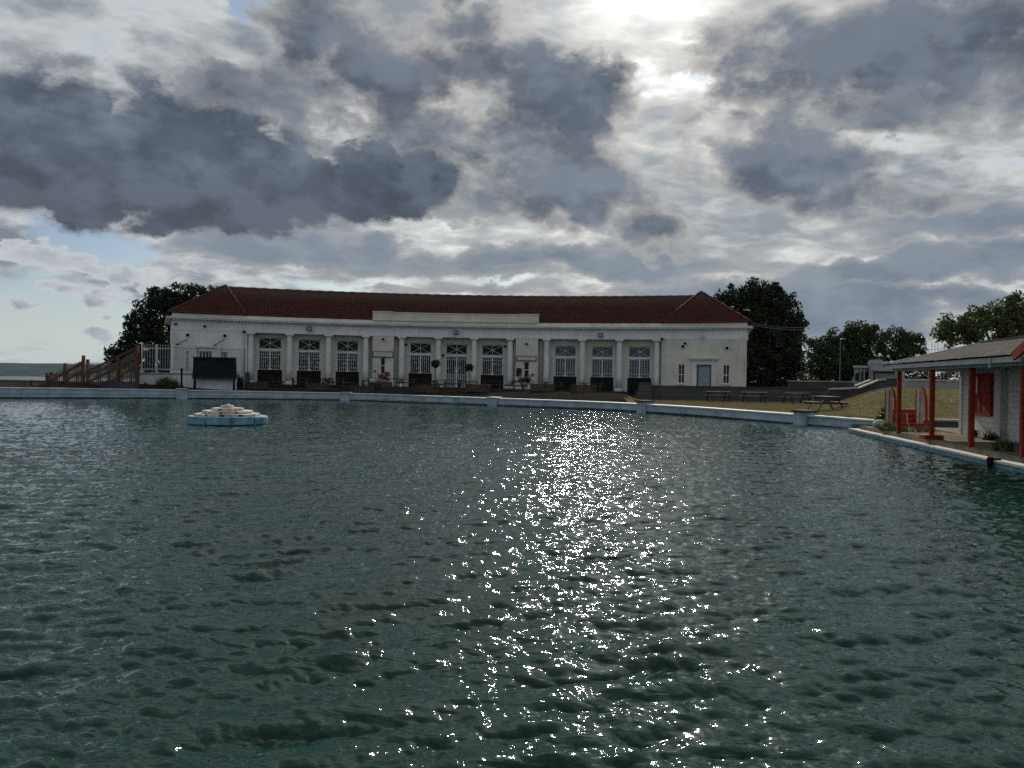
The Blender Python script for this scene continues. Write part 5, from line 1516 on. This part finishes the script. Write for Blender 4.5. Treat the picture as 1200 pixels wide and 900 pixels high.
# ------------------------------------------------------------------ hut with red posts on the right
DB = lambda x, y, z: deck(x, y, z)                 # x = s, y = t
mb = MB(); mb.box(-13, 13.0, -.04, 12, -1.2, DECKZ, DB, 8); tag(mb.build('deck', DECKM), kind='structure')
mb = MB(); mb.box(-13, 13.0, EDGE_T, -.042, -1.2, .115, DB, 8); mb.box(13.002, 13.4, EDGE_T, 1.7, -1.2, .115, DB)
tag(mb.build('deck_edge', mat('deck_edge_blue', (.17, .33, .45), .6, .2, 2, .25, 9, dirt=(.08, .13, .16), streak=.3)), kind='structure')
mb = MB()
s = -13.0; rnd = random.Random(9)
while s < 13.0:
    e = min(13.0, s + 1.9); mb.box(s + .006, e - .006, EDGE_T - .05, -.045, .117, .165 + rnd.uniform(0, .006), DB); s = e
mb.box(13.006, 13.44, EDGE_T - .05, 1.7, .117, .166, DB)
tag(mb.build('deck_coping', mat('chalky_coping', (.42, .42, .40), .85, .2, 3, .3, 12, dirt=(.22, .21, .18))), kind='structure')

hut = thing('verandah_hut', 'low white brick poolside hut with grey shingle roof and red verandah posts', 'building', deck(2, 2, DECKZ))
BRK = brick_mat('painted_brick', (.70, .70, .69), (.62, .62, .62), (.38, .38, .38), .44, .16, .75)
GREYW = mat('grey_white_timber', (.44, .46, .47), .65, .12, 2, .15, 14, dirt=(.25, .25, .24), streak=.3)
# front wall with the serving hatch
HT = 2.62
mb = MB()
for a, b_, c, e in ((6.04, 6.50, DECKZ - .05, HT), (7.93, 8.70, DECKZ - .05, HT), (6.501, 7.929, DECKZ - .05, 1.00), (6.501, 7.929, 2.22, HT)): mb.box(a, b_, 2.0, 2.2, c, e, DB)
mb.build('front_wall', BRK, hut)
mb = MB(); mb.box(8.702, 8.9, 1.96, 2.2, DECKZ - .05, HT, DB); mb.build('corner_post', GREYW, hut)
MB().box(8.701, 8.9, 2.201, 4.8, DECKZ - .05, HT, DB).build('end_wall', BRK, hut)
mb = MB(); mb.box(-6, 5.86, 2.14, 2.34, DECKZ - .05, HT, DB); mb.build('recessed_wall', BRK, hut)
mb = MB(); mb.box(5.861, 6.038, 1.95, 2.3, DECKZ - .05, HT, DB); mb.build('corner_post', GREYW, hut)
MB().box(-6, 8.7, 4.6, 4.8, DECKZ - .05, HT, DB).build('back_wall', BRK, hut)
hs = MB().box(6.52, 7.91, 1.93, 2.05, 1.02, 2.20, DB).build('hatch', RED, hut, bevel=.01)
mb = MB()
for a, b_, c, e in ((6.44, 6.52, .98, 2.25), (7.91, 7.99, .98, 2.25), (6.521, 7.909, .97, 1.018), (6.521, 7.909, 2.202, 2.25)): mb.box(a, b_, 1.90, 2.06, c, e, DB)
mb.build('hatch_frame', RED, hs)
MB().box(7.40, 7.46, 1.905, 1.928, 1.62, 2.16, DB).build('hatch_bar', WPAINT, hs)
MB().box(7.18, 7.20, 1.922, 1.929, 1.03, 2.19, DB).build('board_joint', BLACK, hs)
# posts
PZ = 2.32
for k, s in enumerate((8.5, 5.55, 2.79, .02, -3.2, -6.2)):
    po = MB().box(s - .062, s + .062, -.062, .062, DECKZ - .02, PZ, DB).build('post', RED, hut, bevel=.012)
    MB().box(s - .075, s + .075, -.075, .075, PZ + .001, PZ + .14, DB).build('post_head', GREYW, hut)
    if k == 1: MB().box(s - .10, s + .34, -.22, .30, DECKZ + .001, DECKZ + .13, DB).build('post_plinth', RED, po, bevel=.01)
# beams, soffit, fascia
MB().box(-6.5, 9.1, -.055, .055, PZ + .004, PZ + .15, DB).build('verandah_beam', GREYW, hut)
MB().box(8.98, 9.09, .056, 4.9, PZ + .004, PZ + .15, DB).build('end_beam', GREYW, hut)
for s in np.arange(-6, 9.2, 1.2): MB().box(s - .04, s + .04, .06, 1.99, PZ + .03, PZ + .148, DB).build('rafter', GREYW, hut)
MB().box(-6.5, 9.12, -.2, 4.9, PZ + .152, PZ + .172, DB).build('soffit', mat('soffit_board', (.30, .30, .30), .8), hut)
MB().box(-6.6, 9.2, -.262, -.235, PZ + .07, PZ + .195, DB).build('fascia_board', GREYW, hut)
# roof: shingle courses
SH = bpy.data.materials.new('grey_shingles'); SH.use_nodes = True
nt = SH.node_tree; S.nt = nt; b = nt.nodes['Principled BSDF']
co = S(nt.nodes.new('ShaderNodeTexCoord').outputs['Object']); uvn = S(nt.nodes.new('ShaderNodeUVMap').outputs[0]); ux, uy, _ = sepxyz(uvn)
cell = nt.nodes.new('ShaderNodeTexWhiteNoise'); cell.noise_dimensions = '2D'
row = S.m('FLOOR', uy / 0.20)
nt.links.new(comxyz(S.m('FLOOR', (ux + row * 0.17) / 0.34), row, 0.0).s, cell.inputs['Vector'])
c = mix(S(cell.outputs['Value']), (.060, .056, .053), (.105, .099, .094))
c = mix(smooth(noise(co, .9, 5, .65), .45, .7) * .6, c, (.06, .062, .048))
nt.links.new(c.s, b.inputs['Base Color']); b.inputs['Roughness'].default_value = .95; b.inputs['Specular IOR Level'].default_value = .05
RT, RZH, EZH = 2.85, 3.30, PZ + .20
def shingle(name, s0, s1, t0, z0, t1, z1):
    L = math.hypot(t1 - t0, z1 - z0); n = int(L / .20); vs, uv, fs = [], [], []
    ss = np.arange(s0, s1 + .17, .17); W = len(ss); rnd = random.Random(3)
    for r in range(n + 1):
        for e in (0, 1):
            v = min(L, r * .2 + e * .196); f_ = v / L
            for s in ss:
                p = deck(min(s, s1), t0 + (t1 - t0) * f_, z0 + (z1 - z0) * f_ + (.034 + rnd.uniform(-.006, .006) if e == 0 else .006)); vs.append(p); uv.append((s, v))
    H = 2 * (n + 1)
    ii, jj = np.meshgrid(np.arange(H - 1), np.arange(W - 1), indexing='ij')
    f = np.stack([ii * W + jj, ii * W + jj + 1, (ii + 1) * W + jj + 1, (ii + 1) * W + jj], -1).reshape(-1, 4)
    o = npmesh(name, np.array(vs), f, SH, hut); ul = o.data.uv_layers.new(name='UVMap'); ul.data.foreach_set('uv', np.array(uv, np.float32)[f.ravel()].ravel())
    return o
shingle('roof', -6.6, 9.25, -.32, EZH, RT, RZH); shingle('roof_back', -6.6, 9.25, 2 * RT + .32, EZH, RT, RZH)
mb = MB(); mb.box(-6.6, 9.25, RT - .14, RT + .14, RZH + .01, RZH + .06, DB, 20); mb.build('ridge_cap', SH, hut)
for t0, t1 in ((-.32, RT), (2 * RT + .32, RT)): MB().bar(deck(9.26, t0, EZH - .03), deck(9.26, t1, RZH - .03), .05, .16).build('bargeboard', GREYW, hut)
mb = MB(); mb.add([deck(9.15, -.2, PZ + .16), deck(9.15, 2 * RT + .2, PZ + .16), deck(9.15, RT, RZH - .05), deck(9.05, -.2, PZ + .16), deck(9.05, 2 * RT + .2, PZ + .16), deck(9.05, RT, RZH - .05)], [(0, 1, 2), (5, 4, 3), (0, 3, 4, 1), (1, 4, 5, 2), (2, 5, 3, 0)])
mb.build('gable', GREYW, hut)
# little entrance gable with red bargeboards at the near post
GZ0, GZ1 = PZ + .20, PZ + 1.0
s0g, s1g = -.42, -4.6; sm = (s0g + s1g) / 2
for a in (s0g, s1g):
    MB().bar(deck(a, -.42, GZ0 - .02), deck(sm, -.42, GZ1), .05, .20).build('red_bargeboard', RED, hut)
    mb = MB(); mb.add([deck(a + (.12 if a == s0g else -.12), -.44, GZ0 + .03), deck(sm, -.44, GZ1 + .11), deck(sm, 1.9, GZ1 + .11), deck(a + (.12 if a == s0g else -.12), 1.0, GZ0 + .03)] + [deck(a + (.12 if a == s0g else -.12), -.44, GZ0 + .0), deck(sm, -.44, GZ1 + .08), deck(sm, 1.9, GZ1 + .08), deck(a + (.12 if a == s0g else -.12), 1.0, GZ0 + .0)],
                      [(0, 1, 2, 3), (7, 6, 5, 4), (0, 4, 5, 1), (1, 5, 6, 2), (2, 6, 7, 3), (3, 7, 4, 0)])
    mb.build('porch_roof', DARKW, hut)
mb = MB(); mb.add([deck(s0g, -.38, GZ0 - .05), deck(s1g, -.38, GZ0 - .05), deck(sm, -.38, GZ1), deck(s0g, -.36, GZ0 - .05), deck(s1g, -.36, GZ0 - .05), deck(sm, -.36, GZ1)], [(0, 1, 2), (5, 4, 3), (0, 3, 4, 1), (1, 4, 5, 2), (2, 5, 3, 0)])
mb.build('porch_gable', GREYW, hut)
MB().tube([deck(1.05, -.30, PZ + .20), deck(1.05, -.30, PZ - .05)], .02, 6).build('vent_pipe', METAL, hut)
MB().bar(deck(1.25, -.33, EZH + .05), deck(.4, -.33, EZH + .12), .03, .05).build('flashing', METAL, hut)

# red timber steps with white sided gates at the far end of the deck
rs = thing('red_steps', 'red painted timber steps flanked by white boards at far end of the deck', 'steps', (gx(1062, 28.6), 28.6, DECKZ))
Yb = 28.7
def q3(px, y, Y=Yb): return at(px, y, Y)
xl, xr = gx(1045.5, Yb), gx(1084, Yb)
for k in range(4):
    z0 = DECKZ + .02 + .165 * k; y0 = Yb + .17 * k
    MB().box(xl, xr, y0, y0 + .04, z0, z0 + .145).build('riser', RED, rs, bevel=.006)
    MB().box(xl, xr, y0 - .03, y0 + .17, z0 + .147, z0 + .172).build('tread', mat('worn_red_tread', (.26, .09, .075), .75, .3, 5), rs)
for side, x0 in (('l', gx(1039.3, Yb)), ('r', gx(1075.5, Yb))):
    for k, (dx_k, w, m_) in enumerate(((0, .03, RED), (.04, .11, PALW), (.165, .025, RED), (.20, .12, PALW))):
        MB().box(x0 + dx_k - .03, x0 + dx_k + w - .03, Yb + .05 + .02 * k, Yb + .085 + .02 * k, .0 + DECKZ, hz(456.3 + .4 * k, 1040 if side == 'l' else 1078, Yb)).build('side_board', m_, rs, bevel=.006)
    zt_ = hz(455.5, 1042 if side == 'l' else 1081, Yb); xx = x0 + .33
    MB().tube([(xx, Yb - .02, DECKZ), (xx, Yb - .02, zt_ - .75), (xx - .02, Yb - .02, zt_ - .35), (xx - .08, Yb - .02, zt_ - .08), (xx - .10, Yb + .1, zt_ + .03)], [.055, .055, .05, .045, .04], 8).build('newel', RED, rs)
rp_ = thing('rope', 'pale rope hanging loosely over the red timber steps', 'rope', (gx(1063, 28.5), 28.5, .9))
MB().tube([q3(1062.5, 484.3, 28.62), q3(1063, 489, 28.55), q3(1063, 494, 28.53), q3(1065.5, 500, 28.5), q3(1069, 505, 28.3), q3(1073, 508, 28.0)], .014, 6).build('strand', mat('rope_fibre', (.42, .40, .34), .9), rp_)

# deck weeds, stone, fender
shrub('bush', 'bushy green shrub growing beside the red steps', 'bush', (gx(1036.5, 29.4), 29.4, DECKZ), .85, .36, L_OLIVE, 51, .10, 70, 22)
shrub('weed_clump', 'spreading weeds over the deck edge left of the nearest steps', 'weeds', (gx(1041, 27.2, 508), 27.2, DECKZ + .02), .28, .40, L_BRIGHT, 52, .07, 60, 20, 'weeds on the deck', 40, False)
shrub('weed_clump', 'low weeds at the foot of the furthest red post', 'weeds', (gx(1051, 26.6, 510), 26.6, DECKZ + .02), .16, .45, L_OLIVE, 53, .06, 50, 16, 'weeds on the deck', 30, False)
shrub('weed_clump', 'bright tuft of weeds hanging over the coping near the right edge', 'weeds', (gx(1175.5, 18.9, 537), 18.9, DECKZ + .03), .24, .24, L_BRIGHT, 54, .055, 60, 20, 'weeds on the deck', 60, False)
shrub('weed_clump', 'dark weeds growing at the base of the hut corner post', 'weeds', deck(5.95, 1.75, DECKZ), .30, .24, L_MID, 55, .06, 36, 16, 'weeds on the deck', 30, False)
shrub('weed_clump', 'small weed beside the third red post by the hut wall', 'weeds', deck(7.4, 1.85, DECKZ), .28, .14, L_MID, 56, .06, 24, 14, 'weeds on the deck', 20, False)
shrub('weed_clump', 'sparse grass along the kerb behind the hut deck', 'weeds', deck(9.6, 1.2, DECKZ), .18, .5, L_OLIVE, 57, .05, 40, 12, 'weeds on the deck', 60, False)
rk = thing('rock', 'pale rounded rock lying among weeds by the red steps', 'rock', (gx(1031, 28.6, 503), 28.6, DECKZ))
mb = MB(); mb.lathe([(.10, 0), (.24, .04), (.28, .13), (.22, .24), (.10, .30)], (gx(1031, 28.6, 503), 28.6, DECKZ), 9, 0, None, .12); mb.build('stone', mat('pale_stone', (.30, .29, .27), .9, .3, 5, .6, 9), rk, True)
fd = thing('fender', 'black rubber fender fixed on the deck edge at far right', 'fender', deck(-.02, EDGE_T - .05, .15))
c_ = deck(.75, EDGE_T - .10, 0)
MB().tube([(c_[0], c_[1], .02), (c_[0], c_[1], .06), (c_[0], c_[1], .19), (c_[0], c_[1], .23)], [.05, .075, .075, .05], 12).build('roller', BLACK, fd)
MB().box(.66, .84, EDGE_T - .06, EDGE_T + .10, DECKZ - .13, DECKZ - .09, DB).build('bracket', BLACK, fd)

# tufts of dry grass over the lawn and bank
rng = np.random.default_rng(77)
n = 60000
gx_ = rng.uniform(8, 30, n); gy_ = rng.uniform(33, 59.5, n)
ok = (gx_ - .157 * gy_ > -.3) & (gy_ > wall_y(np.clip(gx_, -60, 15.6)) + .6) & (gy_ > 32.2) & (gx_ / gy_ < .62)
gx_, gy_ = gx_[ok], gy_[ok]; m_ = len(gx_); gz_ = gz(gx_, gy_) - .01
a = rng.uniform(0, 6.28, m_); h_ = rng.uniform(.03, .10, m_); ln = rng.uniform(-.05, .05, (m_, 2)); w_ = .016
v = np.stack([np.stack([gx_ - w_ * np.cos(a), gy_ - w_ * np.sin(a), gz_], -1), np.stack([gx_ + w_ * np.cos(a), gy_ + w_ * np.sin(a), gz_], -1), np.stack([gx_ + ln[:, 0], gy_ + ln[:, 1], gz_ + h_], -1)], 1).reshape(-1, 3)
gr = npmesh('grass', v, np.arange(len(v)).reshape(-1, 3), leaf_mat('dry_grass_blades', (.125, .11, .052), (.17, .14, .07)), None, False, 'stuff')
